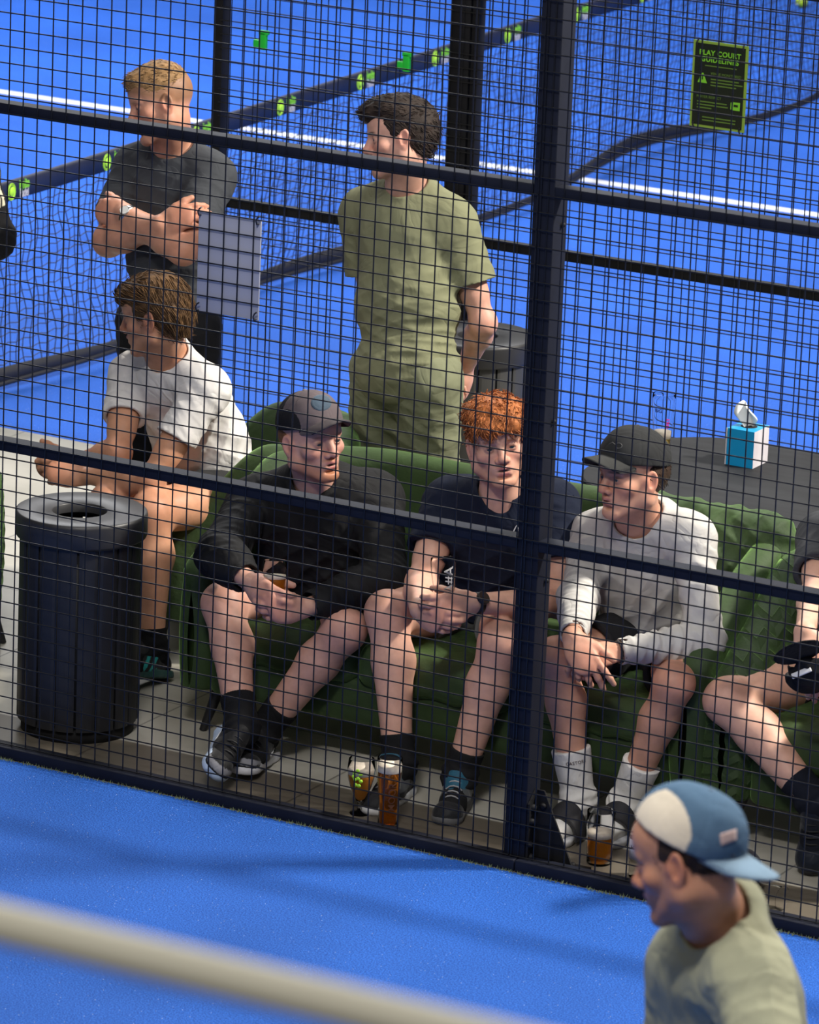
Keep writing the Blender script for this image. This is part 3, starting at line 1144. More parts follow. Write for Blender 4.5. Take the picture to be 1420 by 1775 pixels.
def turf_mat(name, c1, c2):
    m = newmat(name)
    nt = m.node_tree
    N, L = nt.nodes, nt.links
    b = N['Principled BSDF']
    tc = N.new('ShaderNodeTexCoord')
    n1 = N.new('ShaderNodeTexNoise'); n1.inputs['Scale'].default_value = 210; n1.inputs['Detail'].default_value = 6; n1.inputs['Roughness'].default_value = 0.7
    n2 = N.new('ShaderNodeTexNoise'); n2.inputs['Scale'].default_value = 1.1; n2.inputs['Detail'].default_value = 5
    vo = N.new('ShaderNodeTexVoronoi'); vo.inputs['Scale'].default_value = 95
    for n in (n1, n2, vo): L.new(tc.outputs['Object'], n.inputs['Vector'])
    cr = N.new('ShaderNodeValToRGB')
    cr.color_ramp.elements[0].position = 0.42; cr.color_ramp.elements[1].position = 0.58
    cr.color_ramp.elements[0].color = c1; cr.color_ramp.elements[1].color = c2
    L.new(n1.outputs['Fac'], cr.inputs[0])
    mr = N.new('ShaderNodeMapRange'); mr.inputs['From Min'].default_value = 0.3; mr.inputs['From Max'].default_value = 0.7
    mr.inputs['To Min'].default_value = 0.80; mr.inputs['To Max'].default_value = 1.14  # broad shadow blotches painted into the turf colour
    L.new(n2.outputs['Fac'], mr.inputs[0])
    sc = N.new('ShaderNodeVectorMath'); sc.operation = 'SCALE'
    L.new(cr.outputs[0], sc.inputs[0]); L.new(mr.outputs[0], sc.inputs['Scale'])
    # sparse pale sand grains
    lt = N.new('ShaderNodeMath'); lt.operation = 'LESS_THAN'; lt.inputs[1].default_value = 0.12
    L.new(vo.outputs['Distance'], lt.inputs[0])
    vc = N.new('ShaderNodeSeparateColor'); L.new(vo.outputs['Color'], vc.inputs[0])
    gt = N.new('ShaderNodeMath'); gt.operation = 'GREATER_THAN'; gt.inputs[1].default_value = 0.86
    L.new(vc.outputs[0], gt.inputs[0])
    mu = N.new('ShaderNodeMath'); mu.operation = 'MULTIPLY'; L.new(lt.outputs[0], mu.inputs[0]); L.new(gt.outputs[0], mu.inputs[1])
    mx = N.new('ShaderNodeMix'); mx.data_type = 'RGBA'
    L.new(mu.outputs[0], mx.inputs[0]); L.new(sc.outputs[0], mx.inputs[6]); mx.inputs[7].default_value = (0.55, 0.62, 0.75, 1)
    L.new(mx.outputs[2], b.inputs['Base Color'])
    b.inputs['Roughness'].default_value = 0.8
    b.inputs['Specular IOR Level'].default_value = 0.25
    bp = N.new('ShaderNodeBump'); bp.inputs['Strength'].default_value = 0.6; bp.inputs['Distance'].default_value = 0.006
    L.new(n1.outputs['Fac'], bp.inputs['Height']); L.new(bp.outputs[0], b.inputs['Normal'])
    return m


M_TURF = turf_mat('blue_turf', (0.008, 0.058, 0.30, 1), (0.034, 0.165, 0.66, 1))
M_TURF2 = turf_mat('blue_turf_far', (0.016, 0.095, 0.46, 1), (0.030, 0.145, 0.68, 1))
plane('court_turf', -9, 9, -9, -0.028, 0.0, M_TURF)
plane('court_turf', -16, 7, 3.262, 22, 0.0, M_TURF2)

M_FLOOR = newmat('screed_floor')
_nt = M_FLOOR.node_tree
_N, _L = _nt.nodes, _nt.links
noisy(M_FLOOR, (0.36, 0.34, 0.285, 1), (0.50, 0.475, 0.41, 1), 3.2, 8, 0.15, 30, 0.002, 0.45)
_b = _N['Principled BSDF']
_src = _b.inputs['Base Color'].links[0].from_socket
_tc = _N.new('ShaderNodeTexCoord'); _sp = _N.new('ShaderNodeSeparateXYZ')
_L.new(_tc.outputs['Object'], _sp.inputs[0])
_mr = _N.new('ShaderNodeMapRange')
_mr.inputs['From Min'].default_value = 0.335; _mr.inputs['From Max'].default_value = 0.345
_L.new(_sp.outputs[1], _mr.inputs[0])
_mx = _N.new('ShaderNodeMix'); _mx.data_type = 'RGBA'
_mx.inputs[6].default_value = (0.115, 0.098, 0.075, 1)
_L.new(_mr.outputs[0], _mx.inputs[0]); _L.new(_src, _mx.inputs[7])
_br = _N.new('ShaderNodeTexBrick')          # joints of the big tiles
_br.offset = 0.0
_br.inputs['Scale'].default_value = 1.0
_br.inputs['Mortar Size'].default_value = 0.004
_br.inputs['Brick Width'].default_value = 0.75
_br.inputs['Row Height'].default_value = 0.75
_br.inputs['Color1'].default_value = (1, 1, 1, 1); _br.inputs['Color2'].default_value = (0.95, 0.95, 0.95, 1)
_br.inputs['Mortar'].default_value = (0.5, 0.5, 0.5, 1)
_L.new(_tc.outputs['Object'], _br.inputs['Vector'])
_mm = _N.new('ShaderNodeMix'); _mm.data_type = 'RGBA'; _mm.blend_type = 'MULTIPLY'; _mm.inputs[0].default_value = 1
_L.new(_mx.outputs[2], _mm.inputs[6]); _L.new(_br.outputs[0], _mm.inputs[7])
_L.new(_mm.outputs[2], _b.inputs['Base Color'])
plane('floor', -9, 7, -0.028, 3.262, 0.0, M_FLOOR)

# white line of the far court, on its turf
_o = plane('court_line', -15, 6, 8.665, 8.735, 0.004, newmat('white_line', (0.8, 0.82, 0.86, 1), 0.7), 0.005)

# frayed yellow-green edge of the near turf
mb = MB()
for i in range(1500):
    x = random.uniform(-3.2, 1.8)
    y = -0.029 + random.uniform(-0.012, 0.006)
    h = random.uniform(0.004, 0.012)
    dx, dy = random.uniform(-.006, .006), random.uniform(-.002, .008)
    w = 0.0013
    mb.add([(x - w, y, 0), (x + w, y, 0), (x + dx, y + dy, h), (x, y + 0.002, 0)], [(0, 1, 2), (1, 3, 2), (3, 0, 2)])
_o = mb.build('turf_fringe', newmat('turf_backing_fibre', (0.16, 0.20, 0.10, 1), 0.8))
tag(_o, 'frayed greenish fibres along the cut edge of the near blue turf', 'turf edge', kind='stuff')


# ---------------------------------------------------------------- mesh fences
def rod(mb, a, b, r, n=6):
    mb.tube([a, b], r, n, cap=False)


def mesh_panel(x0, x1, z0, z1, y, name, parent, xoff=0.0, zoff=0.04, r=0.0021, step=0.05, ends=(None, None)):
    mb = MB()
    k0 = math.ceil((x0 - xoff) / step - 1e-6)
    k1 = math.floor((x1 - xoff) / step + 1e-6)
    for k in range(k0, k1 + 1):
        x = xoff + k * step
        rod(mb, (x, y, z0), (x, y, z1), r)
    for e in ends:
        if e is not None: rod(mb, (e, y, z0), (e, y, z1), r * 1.15)
    xa = ends[0] if ends[0] is not None else x0
    xb = ends[1] if ends[1] is not None else x1
    j = 0
    while zoff + j * step <= z1 + 1e-6:
        z = zoff + j * step
        if z >= z0:
            rod(mb, (xa - 0.002, y - 2 * r, z), (xb + 0.002, y - 2 * r, z), r)
        j += 1
    return mb.build(name, M_WIRE, parent)


fence = empty('mesh_fence', (0.085, 0.04, 0), 'black welded mesh fence with navy rails in front of the seated men', 'fence')
mesh_panel(-4.4, 0.06, 0.0, 3.0, 0.0, 'mesh_panel', fence, 0.0, 0.04, ends=(None, 0.0685))
mesh_panel(0.10, 3.2, 0.0, 3.0, 0.0, 'mesh_panel', fence, 0.0, 0.04, ends=(0.0775, None))
MB().box((0.083, 0.048, 1.5), (0.034, 0.042, 1.5), bev=0.004).build('post', M_NAVYMETAL, fence)
MB().box((-2.0, 0.048, 1.5), (0.034, 0.042, 1.5), bev=0.004).build('post', M_NAVYMETAL, fence)
MB().box((2.17, 0.048, 1.5), (0.034, 0.042, 1.5), bev=0.004).build('post', M_NAVYMETAL, fence)
for z in (0.973, 2.0):
    for xa, xb in ((-1.966, 0.049), (-4.2, -2.034), (0.117, 2.136)):
        MB().box(((xa + xb) / 2, 0.030, z), ((xb - xa) / 2, 0.026, 0.0165), bev=0.003).build('rail', M_NAVYMETAL, fence)
for xa, xb in ((-1.966, 0.10), (-4.2, -1.97), (0.104, 2.136)):
    MB().box(((xa + xb) / 2, 0.005, 0.018), ((xb - xa) / 2, 0.030, 0.0178), bev=0.003).build('kerb_rail', M_NAVYMETAL, fence)
# foot bracket of the post with its bolts
g = MB()
g.box((0.20, 0.065, 0.008), (0.086, 0.042, 0.006), bev=0.002)
g.add([(0.119, 0.050, 0.014), (0.255, 0.050, 0.014), (0.150, 0.050, 0.235), (0.119, 0.050, 0.235),
       (0.119, 0.056, 0.014), (0.255, 0.056, 0.014), (0.150, 0.056, 0.235), (0.119, 0.056, 0.235)],
      [(0, 1, 2, 3), (7, 6, 5, 4), (0, 4, 5, 1), (1, 5, 6, 2), (2, 6, 7, 3), (3, 7, 4, 0)])
g.add([(0.119, 0.010, 0.014), (0.126, 0.010, 0.014), (0.126, 0.056, 0.014), (0.119, 0.056, 0.014),
       (0.119, 0.010, 0.200), (0.126, 0.010, 0.200), (0.126, 0.056, 0.240), (0.119, 0.056, 0.240)],
      [(0, 1, 5, 4), (1, 2, 6, 5), (2, 3, 7, 6), (3, 0, 4, 7), (4, 5, 6, 7), (3, 2, 1, 0)])
gus = g.build('bracket', M_DARKMETAL, fence)
def bolt(c, n, par, r=0.011):
    n = nrm(n)
    a = nrm(np.cross(n, V(0.3, 0.2, 1)))
    R = np.array([a, np.cross(n, a), n]).T
    MB().lathe(c, [(0.0, 0.011), (r * 0.5, 0.0105), (r * 0.85, 0.007), (r, 0.002), (r, -0.001)], 14, R).build('bolt', M_DARKMETAL, par)
for c, n in (((0.126, 0.032, 0.185), (1, 0, 0)), ((0.126, 0.024, 0.145), (1, 0, 0)), ((0.126, 0.020, 0.075), (1, 0, 0)), ((0.126, 0.03, 0.035), (1, 0, 0)),
             ((0.17, 0.034, 0.014), (0, 0, 1)), ((0.235, 0.085, 0.014), (0, 0, 1)), ((0.17, 0.085, 0.014), (0, 0, 1)), ((0.15, 0.0495, 0.19), (0, -1, 0))):
    bolt(c, n, gus)
for z in (0.86, 1.33, 1.9):
    bolt((0.1172, 0.058, z), (1, 0, 0), fence, 0.008)

rear = empty('mesh_fence', (-1.93, 3.28, 0), 'black welded mesh fence behind the lounge, along the far court', 'fence')
RY = 3.25
mesh_panel(-2.93, 2.4, 0.0, 3.0, RY, 'mesh_panel', rear, 0.012, 0.02, r=0.0021)
MB().box((-2.945, RY + 0.03, 1.5), (0.019, 0.028, 1.5), bev=0.003).build('post', M_DARKMETAL, rear)
MB().box((-1.955, RY + 0.04, 1.5), (0.040, 0.036, 1.5), bev=0.003).build('post', M_DARKMETAL, rear)
MB().box((-1.895, RY + 0.03, 1.5), (0.014, 0.024, 1.5), bev=0.003).build('post', M_DARKMETAL, rear)
for z in (1.0, 2.03):
    for xa, xb in ((-2.926, -1.996), (-1.88, 2.4)):
        MB().box(((xa + xb) / 2, RY + 0.026, z), ((xb - xa) / 2, 0.022, 0.0165), bev=0.003).build('rail', M_DARKMETAL, rear)
MB().box((-0.25, RY + 0.026, 0.018), (2.67, 0.022, 0.0178), bev=0.003).build('kerb_rail', M_DARKMETAL, rear)

# ---------------------------------------------------------------- net of the far court
NX = -4.15
net = empty('court_net', (NX, 3.42, 0), 'black court net with a navy tape lettered along the far court', 'net')
M_TAPE = newmat('net_tape')
noisy(M_TAPE, (0.006, 0.009, 0.028, 1), (0.014, 0.018, 0.045, 1), 5, 4, 0.2, 60, 0.002, 0.6)
M_NET = newmat('net_twine', (0.012, 0.013, 0.02, 1), 0.7)
def sag(y): return 0.832 + 0.040 * max(0.0, min(1.0, (y - 4.0) / 4.0))
ys = np.linspace(3.42, 15, 120)
tp = MB()
vs, fs = [], []
for y in ys:
    zt = sag(y)
    for (dx, dz) in ((0.0, 0.0), (0.010, -0.004), (0.013, -0.012), (0.013, -0.078), (-0.013, -0.078), (-0.013, -0.012), (-0.010, -0.004)):
        vs.append((NX + dx, y, zt + dz))
m_ = 7
for i in range(len(ys) - 1):
    for k in range(m_):
        fs.append((i * m_ + k, i * m_ + (k + 1) % m_, (i + 1) * m_ + (k + 1) % m_, (i + 1) * m_ + k))
tape = link('tape', pymesh(vs, fs, True), M_TAPE, net)
tw = MB()
rs = np.random.RandomState(4)
def netp(y, t):
    """t 0 at the tape, 1 at the hem"""
    zt = sag(y) - 0.078
    hem = 0.03 + 0.05 * abs(math.sin((y - 3.5) * 0.95)) * (0.5 + 0.5 * math.sin(y * 0.7))
    z = zt + (hem - zt) * t
    x = NX + 0.02 * math.sin(y * 3.1) * t + 0.13 * t * t * math.sin((y - 3.5) * 1.9) * 0.6
    return (x, y + 0.01 * math.sin(z * 20 + y * 7), z)
nt_ = 19
yy = np.arange(3.44, 14.0, 0.044)
for i, y in enumerate(yy):
    tw.tube([netp(y + 0.010 * math.sin(j * 0.9 + i), j / nt_) for j in range(nt_ + 1)], 0.0026, 3, cap=False)
for j in range(1, nt_):
    tw.tube([netp(y, j / nt_ + 0.006 * (-1) ** i) for i, y in enumerate(yy)], 0.0024, 3, cap=False)
o_ = tw.build('netting', M_NET, net)
hm = MB()
hm.tube([netp(y, 1.0) for y in np.arange(3.44, 14.0, 0.08)], 0.011, 6)
hm.tube([netp(3.44, t) for t in np.linspace(0, 1, 14)], 0.010, 6)
hy_ = np.arange(3.44, 14.0, 0.05)
hv, hf = [], []
for i, y in enumerate(hy_):
    p_ = netp(y, 1.0); hgt = 0.045 + 0.02 * math.sin(y * 2.2)
    hv += [(p_[0] + 0.004, p_[1], p_[2]), (p_[0] + 0.010, p_[1], p_[2] + hgt), (p_[0] - 0.002, p_[1], p_[2] + hgt), (p_[0] - 0.006, p_[1], p_[2])]
    if i: hf += [tuple(4 * (i - 1) + a_ for a_ in q_) for q_ in ((0, 4, 5, 1), (1, 5, 6, 2), (2, 6, 7, 3), (3, 7, 4, 0))]
hm.add(hv, hf, 0, True)
hm.build('hem_cord', M_NET, net)


def text_mesh(s, size, ext=0.0008, spacing=1.0, bold=0.0):
    c = bpy.data.curves.new('t', 'FONT')
    c.body = s
    c.size = size
    c.extrude = ext
    c.space_character = spacing
    c.offset = bold
    c.resolution_u = 3
    c.align_x = 'CENTER'
    c.align_y = 'CENTER'
    o = bpy.data.objects.new('t', c)
    COL.objects.link(o)
    dg = bpy.context.evaluated_depsgraph_get()
    me = bpy.data.meshes.new_from_object(o.evaluated_get(dg))
    bpy.data.objects.remove(o)
    return me


def place_text(s, size, fn, name, mat, parent, spacing=1.0, bold=0.0, ext=0.0008):
    """fn maps flat text coordinates (x, y, z) to the world"""
    me = text_mesh(s, size, ext, spacing, bold)
    for v in me.vertices:
        v.co = Vector([float(q) for q in fn(v.co.x, v.co.y, v.co.z)])
    return link(name, me, mat, parent)


M_LIME = newmat('lime_print', (0.22, 0.62, 0.03, 1), 0.5)
M_LIME2 = newmat('yellow_lime_print', (0.45, 0.85, 0.05, 1), 0.5)
M_PRINTW = newmat('grey_white_print', (0.5, 0.5, 0.55, 1), 0.5)
for yc in (3.78, 4.46, 5.13, 5.80, 6.47, 7.13, 7.80, 8.47, 9.14, 9.81):
    zc = sag(yc) - 0.043
    fn = lambda cy, cz: (lambda x, y, z: (NX + 0.0138 + z, cy + x * 0.62, cz + y))
    lo = place_text('ignite', 0.056, fn(yc + 0.042, zc + 0.017), 'lettering', M_LIME, tape, 0.95, 0.0012)
    place_text('Padel', 0.050, fn(yc + 0.042, zc - 0.017), 'lettering', M_PRINTW, tape, 0.95, 0.001)
    mb = MB()
    for rr, th in ((0.027, 0.0022), (0.033, 0.0016)):
        mb.tube([(NX + 0.0145, yc - 0.048 + rr * 0.8 * math.cos(a), zc + rr * math.sin(a)) for a in np.linspace(0, 2 * math.pi, 25)], th, 6, cap=False)
    mb.lathe((NX + 0.0135, yc - 0.040, zc), [(0, 0.002), (0.019, 0.0018), (0.0195, 0)], 24, np.array([[0, 0, 1], [1, 0, 0], [0, 1, 0]], float))
    mb.build('ball_emblem', M_LIME2, tape)

# ---------------------------------------------------------------- signs, clips, ball
M_SIGNG = newmat('sign_green', (0.26, 0.42, 0.05, 1), 0.5)
M_SIGNK = newmat('sign_black', (0.008, 0.014, 0.005, 1), 0.35)
sign = empty('court_sign', (-0.931, RY - 0.012, 1.534), 'black and lime court guidelines sign on the rear fence', 'sign')
MB().box((-0.931, RY - 0.012, 1.684), (0.104, 0.0025, 0.150)).build('sign_board', M_SIGNG, sign)
MB().box((-0.931, RY - 0.0155, 1.684), (0.095, 0.0012, 0.141)).build('sign_face', M_SIGNK, sign)
sf = lambda cx, cz: (lambda x, y, z: (-0.931 + cx + x, RY - 0.0172 - z, 1.684 + cz + y))
place_text('PLAY COURT', 0.0245, sf(0.0, 0.110), 'heading', M_LIME, sign, 1.1, 0.0006, 0.0003)
place_text('GUIDELINES', 0.0245, sf(-0.0, 0.087), 'heading', M_LIME, sign, 1.1, 0.0006, 0.0003)
M_LIMED = newmat('dim_lime_print', (0.12, 0.22, 0.03, 1), 0.5)
def bars(x0, z0, ws, hh=0.0028, gap=0.0105):
    mb = MB()
    for i, w in enumerate(ws):
        x = x0
        rs_ = np.random.RandomState(int(abs(z0) * 1000) + i)
        while x < x0 + w:
            l = rs_.uniform(0.005, 0.014)
            mb.box((-0.931 + x + l / 2, RY - 0.0172, 1.684 + z0 - i * gap), (l / 2, 0.0004, hh))
            x += l + 0.0002
    mb.build('small_print', M_LIMED, sign)
bars(-0.055, 0.066, [0.12], 0.0016)
bars(-0.03, -0.004 + 0.025, [0.10, 0.11, 0.095], 0.002)
bars(-0.078, -0.060, [0.11, 0.115, 0.05], 0.002)
bars(-0.055, -0.113, [0.12, 0.12], 0.002)
place_text('VENUE MONITORED', 0.0125, sf(0.026, 0.040), 'heading', M_LIMED, sign, 1.0, 0.0, 0.0003)
place_text('PLAYER RESPECT', 0.0125, sf(-0.034, -0.043), 'heading', M_LIMED, sign, 1.0, 0.0, 0.0003)
mb = MB()
def tri(x, z, w, h):
    y = RY - 0.0172
    cx, cz = -0.931 + x, 1.684 + z
    mb.add([(cx - w, y, cz - h), (cx + w, y, cz - h), (cx + w * .15, y, cz + h), (cx - w * .15, y, cz + h), (cx - w, y - .0005, cz - h), (cx + w, y - .0005, cz - h), (cx + w * .15, y - .0005, cz + h), (cx - w * .15, y - .0005, cz + h)],
           [(4, 5, 6, 7), (0, 3, 2, 1), (0, 1, 5, 4), (1, 2, 6, 5), (2, 3, 7, 6), (3, 0, 4, 7)])
tri(-0.062, 0.022, 0.018, 0.017)
mb.build('warning_triangle', M_LIME, sign)
mb = MB()
mb.box((-0.931 + 0.070, RY - 0.0172, 1.684 - 0.062), (0.015, 0.0005, 0.014), bev=0.0)
mb.box((-0.931 + 0.053, RY - 0.0172, 1.684 - 0.062), (0.003, 0.0005, 0.012))
mb.build('player_pictogram', M_LIME, sign)
mb = MB()
mb.box((-0.931 - 0.062, RY - 0.0180, 1.684 + 0.024), (0.002, 0.0005, 0.008))
mb.build('pictogram_detail', M_SIGNK, sign)
mb = MB().box((-0.931 + 0.070, RY - 0.0180, 1.684 - 0.060), (0.008, 0.0005, 0.004))
mb.build('pictogram_detail', M_SIGNK, sign)
for sx in (-1, 1):
    for sz in (-1, 1):
        mb = MB()
        mb.tube([(-0.931 + sx * 0.088, RY - 0.018, 1.684 + sz * 0.133), (-0.931 + sx * 0.088, RY - 0.022, 1.684 + sz * 0.144), (-0.931 + sx * 0.086, RY - 0.010, 1.684 + sz * 0.156)], 0.0028, 6)
        mb.build('cable_tie', M_BLACKP, sign)

plate = empty('blank_plate', (-0.9335, 0.006, 1.49), 'blank pale grey plate tied to the front fence', 'sign')
M_PLATE = newmat('pale_grey_plate')
noisy(M_PLATE, (0.30, 0.31, 0.38, 1), (0.34, 0.35, 0.42, 1), 4, 3, 0.0, rough=0.5)
MB().box((-0.9335, 0.0065, 1.640), (0.105, 0.0025, 0.149), bev=0.001).build('board', M_PLATE, plate)
for sx in (-1, 1):
    for sz in (-1, 1):
        mb = MB()
        x = -0.9335 + sx * 0.098
        z = 1.640 + sz * 0.142
        mb.tube([(x, 0.010, z - 0.006), (x, -0.008, z - 0.004), (x - 0.002, -0.010, z + 0.006), (x + 0.003, -0.010, z + 0.016), (x + 0.012, -0.014, z + 0.022)], 0.0024, 6)
        mb.build('cable_tie', M_BLACKP, plate)

M_CLIP = newmat('bright_green_plastic', (0.02, 0.62, 0.05, 1), 0.4)
for i, (x, z, lb) in enumerate(((-2.755, 1.617, 'bright green plastic clip on the rear fence beside the narrow door post'), (-2.164, 1.612, 'bright green plastic clip on the rear fence in front of the net tape'))):
    mb = MB()
    mb.box((x + 0.010, RY - 0.012, z), (0.013, 0.010, 0.032), bev=0.004)
    mb.box((x - 0.014, RY - 0.012, z - 0.012), (0.014, 0.010, 0.014), bev=0.004)
    mb.box((x + 0.012, RY - 0.012, z + 0.030), (0.018, 0.010, 0.008), bev=0.003)
    tag(mb.build('fence_clip', M_CLIP), lb, 'clip', 'green clips on the rear fence')

M_BALL = newmat('tennis_felt')
noisy(M_BALL, (0.42, 0.62, 0.02, 1), (0.6, 0.8, 0.04, 1), 60, 3, 0.5, 200, 0.002, 0.9)
bl_ = empty('padel_ball', (-5.40, 13.66, 0), 'yellow-green ball lying on the far court turf', 'ball')
MB().lathe((-5.40, 13.66, 0.034), [(0.034 * math.sin(a), -0.034 * math.cos(a)) for a in np.linspace(0.001, math.pi - 0.001, 18)], 24).build('felt', M_BALL, bl_)
MB().tube([(-5.40 + 0.0335 * math.cos(a) , 13.66 + 0.0335 * math.sin(a) * math.cos(0.6 * math.sin(2 * a)), 0.034 + 0.0335 * math.sin(a) * math.sin(0.9 * math.sin(2 * a))) for a in np.linspace(0, 2 * math.pi, 40)], 0.0014, 4, cap=False).build('seam', M_WHITE, bl_)

# handrail of the balcony the viewer stands on
hr = empty('handrail', (4.7, -9.4, 0), 'cream rounded handrail in front of the viewer, out of focus', 'handrail')
M_RAIL = newmat('cream_paint')
noisy(M_RAIL, (0.66, 0.63, 0.52, 1), (0.72, 0.69, 0.57, 1), 3, 3, rough=0.5)
MB().tube([(2.2, -9.5, 3.642), (7.2, -9.5, 3.642)], 0.0165, 20).build('rail_bar', M_RAIL, hr)
for x in (2.4, 6.9):
    MB().tube([(x, -9.5, 0.0), (x, -9.5, 3.63)], 0.019, 12).build('rail_post', M_RAIL, hr)

# ---------------------------------------------------------------- litter bins
M_BIN = newmat('charcoal_bin_plastic')
noisy(M_BIN, (0.012, 0.012, 0.014, 1), (0.019, 0.019, 0.021, 1), 6, 4, 0.1, 200, 0.001, 0.5)
M_BINLID = newmat('bin_lid_plastic')
noisy(M_BINLID, (0.020, 0.020, 0.022, 1), (0.034, 0.034, 0.037, 1), 5, 5, 0.1, 150, 0.001, 0.45)
M_BINBACK = newmat('grey_bin_slats')
noisy(M_BINBACK, (0.045, 0.045, 0.044, 1), (0.065, 0.064, 0.062, 1), 6, 4, 0.1, 200, 0.001, 0.5)
M_DARK = newmat('dark_inside', (0.004, 0.004, 0.005, 1), 0.9)


def litter_bin(c, h, r, hole, label, body=M_BIN, nsl=18):
    b = empty('litter_bin', (c[0], c[1], 0), label, 'bin', 'round slatted litter bins')
    cx, cy = c
    MB().lathe((cx, cy, 0), [(0.0, 0.0), (r * 0.86, 0.0), (r * 0.86, 0.045), (0.0, 0.045)], 48).build('base', M_DARK, b)
    MB().lathe((cx, cy, 0), [(0.0, 0.05), (r * 0.885, 0.05), (r * 0.885, h - 0.09), (0.0, h - 0.09)], 48).build('liner', M_DARK, b)
    for k in range(nsl):
        a0 = 2 * math.pi * (k + 0.06) / nsl
        a1 = 2 * math.pi * (k + 0.94) / nsl
        vs, fs = [], []
        n = 6
        for z in (0.04, h - 0.075):
            for i in range(n + 1):
                a = a0 + (a1 - a0) * i / n
                e = 0.002 if i in (0, n) else 0
                vs.append((cx + (r * 0.925 - e) * math.cos(a), cy + (r * 0.925 - e) * math.sin(a), z))
            for i in range(n, -1, -1):
                a = a0 + (a1 - a0) * i / n
                vs.append((cx + r * 0.895 * math.cos(a), cy + r * 0.895 * math.sin(a), z))
        m = 2 * (n + 1)
        for i in range(m):
            fs.append((i, (i + 1) % m, m + (i + 1) % m, m + i))
        fs.append(tuple(range(m))[::-1]); fs.append(tuple(range(m, 2 * m)))
        MB().add(vs, fs).build('slat', body, b)
    # lid with an off-centre round opening: rim, top with hole
    n = 72
    hx, hy, hr_ = hole
    vs, fs = [], []
    prof = [(0.965, -0.080), (0.985, -0.078), (1.0, -0.070), (1.0, -0.012), (0.99, -0.003), (0.965, 0.0)]
    for (q, z) in prof:
        for k in range(n):
            a = 2 * math.pi * k / n
            vs.append((cx + r * q * math.cos(a), cy + r * q * math.sin(a), h + z))
    for (q, z) in ((1.0, -0.001), (0.97, -0.004), (0.96, -0.030)):
        for k in range(n):
            a = 2 * math.pi * k / n
            vs.append((cx + hx + hr_ * q * math.cos(a), cy + hy + hr_ * q * math.sin(a), h + z))
    for i in range(len(prof) + 2):
        for k in range(n):
            fs.append((i * n + k, i * n + (k + 1) % n, (i + 1) * n + (k + 1) % n, (i + 1) * n + k))
    link('lid', pymesh(vs, fs, True), M_BINLID, b)
    return b


litter_bin((-1.652, 0.372), 0.702, 0.204, (0.0, -0.012, 0.086), 'round charcoal slatted litter bin by the front fence at the left')
litter_bin((-1.66, 2.93), 0.76, 0.204, (0.005, -0.012, 0.072), 'round grey slatted litter bin behind the standing man in khaki', M_BINBACK)

# ---------------------------------------------------------------- green velvet seating
M_VELVET = newmat('green_velvet')
noisy(M_VELVET, (0.014, 0.032, 0.007, 1), (0.032, 0.064, 0.014, 1), 6, 6, 0.5, 16, 0.010, 0.75, stops=(0.3, 0.7))
_b = M_VELVET.node_tree.nodes['Principled BSDF']
_b.inputs['Sheen Weight'].default_value = 0.55
_b.inputs['Sheen Roughness'].default_value = 0.4
_b.inputs['Sheen Tint'].default_value = (0.38, 0.70, 0.20, 1)

# the same velvet quilted in chevrons
M_QUILT = M_VELVET.copy()
M_QUILT.name = 'quilted_green_velvet'
_N, _L = M_QUILT.node_tree.nodes, M_QUILT.node_tree.links
_b = _N['Principled BSDF']
_old = _b.inputs['Normal'].links[0].from_node
def _m(op, a, b=None, c=None):
    n = _N.new('ShaderNodeMath'); n.operation = op
    for i, v in enumerate((a, b, c)):
        if v is None: continue
        if isinstance(v, (int, float)): n.inputs[i].default_value = v
        else: _L.new(v, n.inputs[i])
    return n.outputs[0]
_tc = _N.new('ShaderNodeTexCoord'); _sp = _N.new('ShaderNodeSeparateXYZ')
_L.new(_tc.outputs['Object'], _sp.inputs[0])
_s = _m('ADD', _sp.outputs[0], _sp.outputs[1])
_tri = _m('ABSOLUTE', _m('SUBTRACT', _m('FRACT', _m('MULTIPLY', _s, 1 / 0.085)), 0.5))
_z = _m('ADD', _sp.outputs[2], _m('MULTIPLY', _tri, 0.050))
_g = _m('ABSOLUTE', _m('SUBTRACT', _m('FRACT', _m('MULTIPLY', _z, 1 / 0.050)), 0.5))
_h = _m('POWER', _g, 0.5)
_bp = _N.new('ShaderNodeBump'); _bp.inputs['Strength'].default_value = 1.0; _bp.inputs['Distance'].default_value = 0.016
_bp.invert = True
_L.new(_h, _bp.inputs['Height']); _L.new(_bp.outputs[0], _old.inputs['Normal'])


def turn(v, c, rot):
    if not rot: return v
    v = np.array(v, float)
    ca, sa = math.cos(rot), math.sin(rot)
    q = v[:, :2] - np.array(c)
    v[:, 0] = c[0] + q[:, 0] * ca - q[:, 1] * sa
    v[:, 1] = c[1] + q[:, 0] * sa + q[:, 1] * ca
    return v


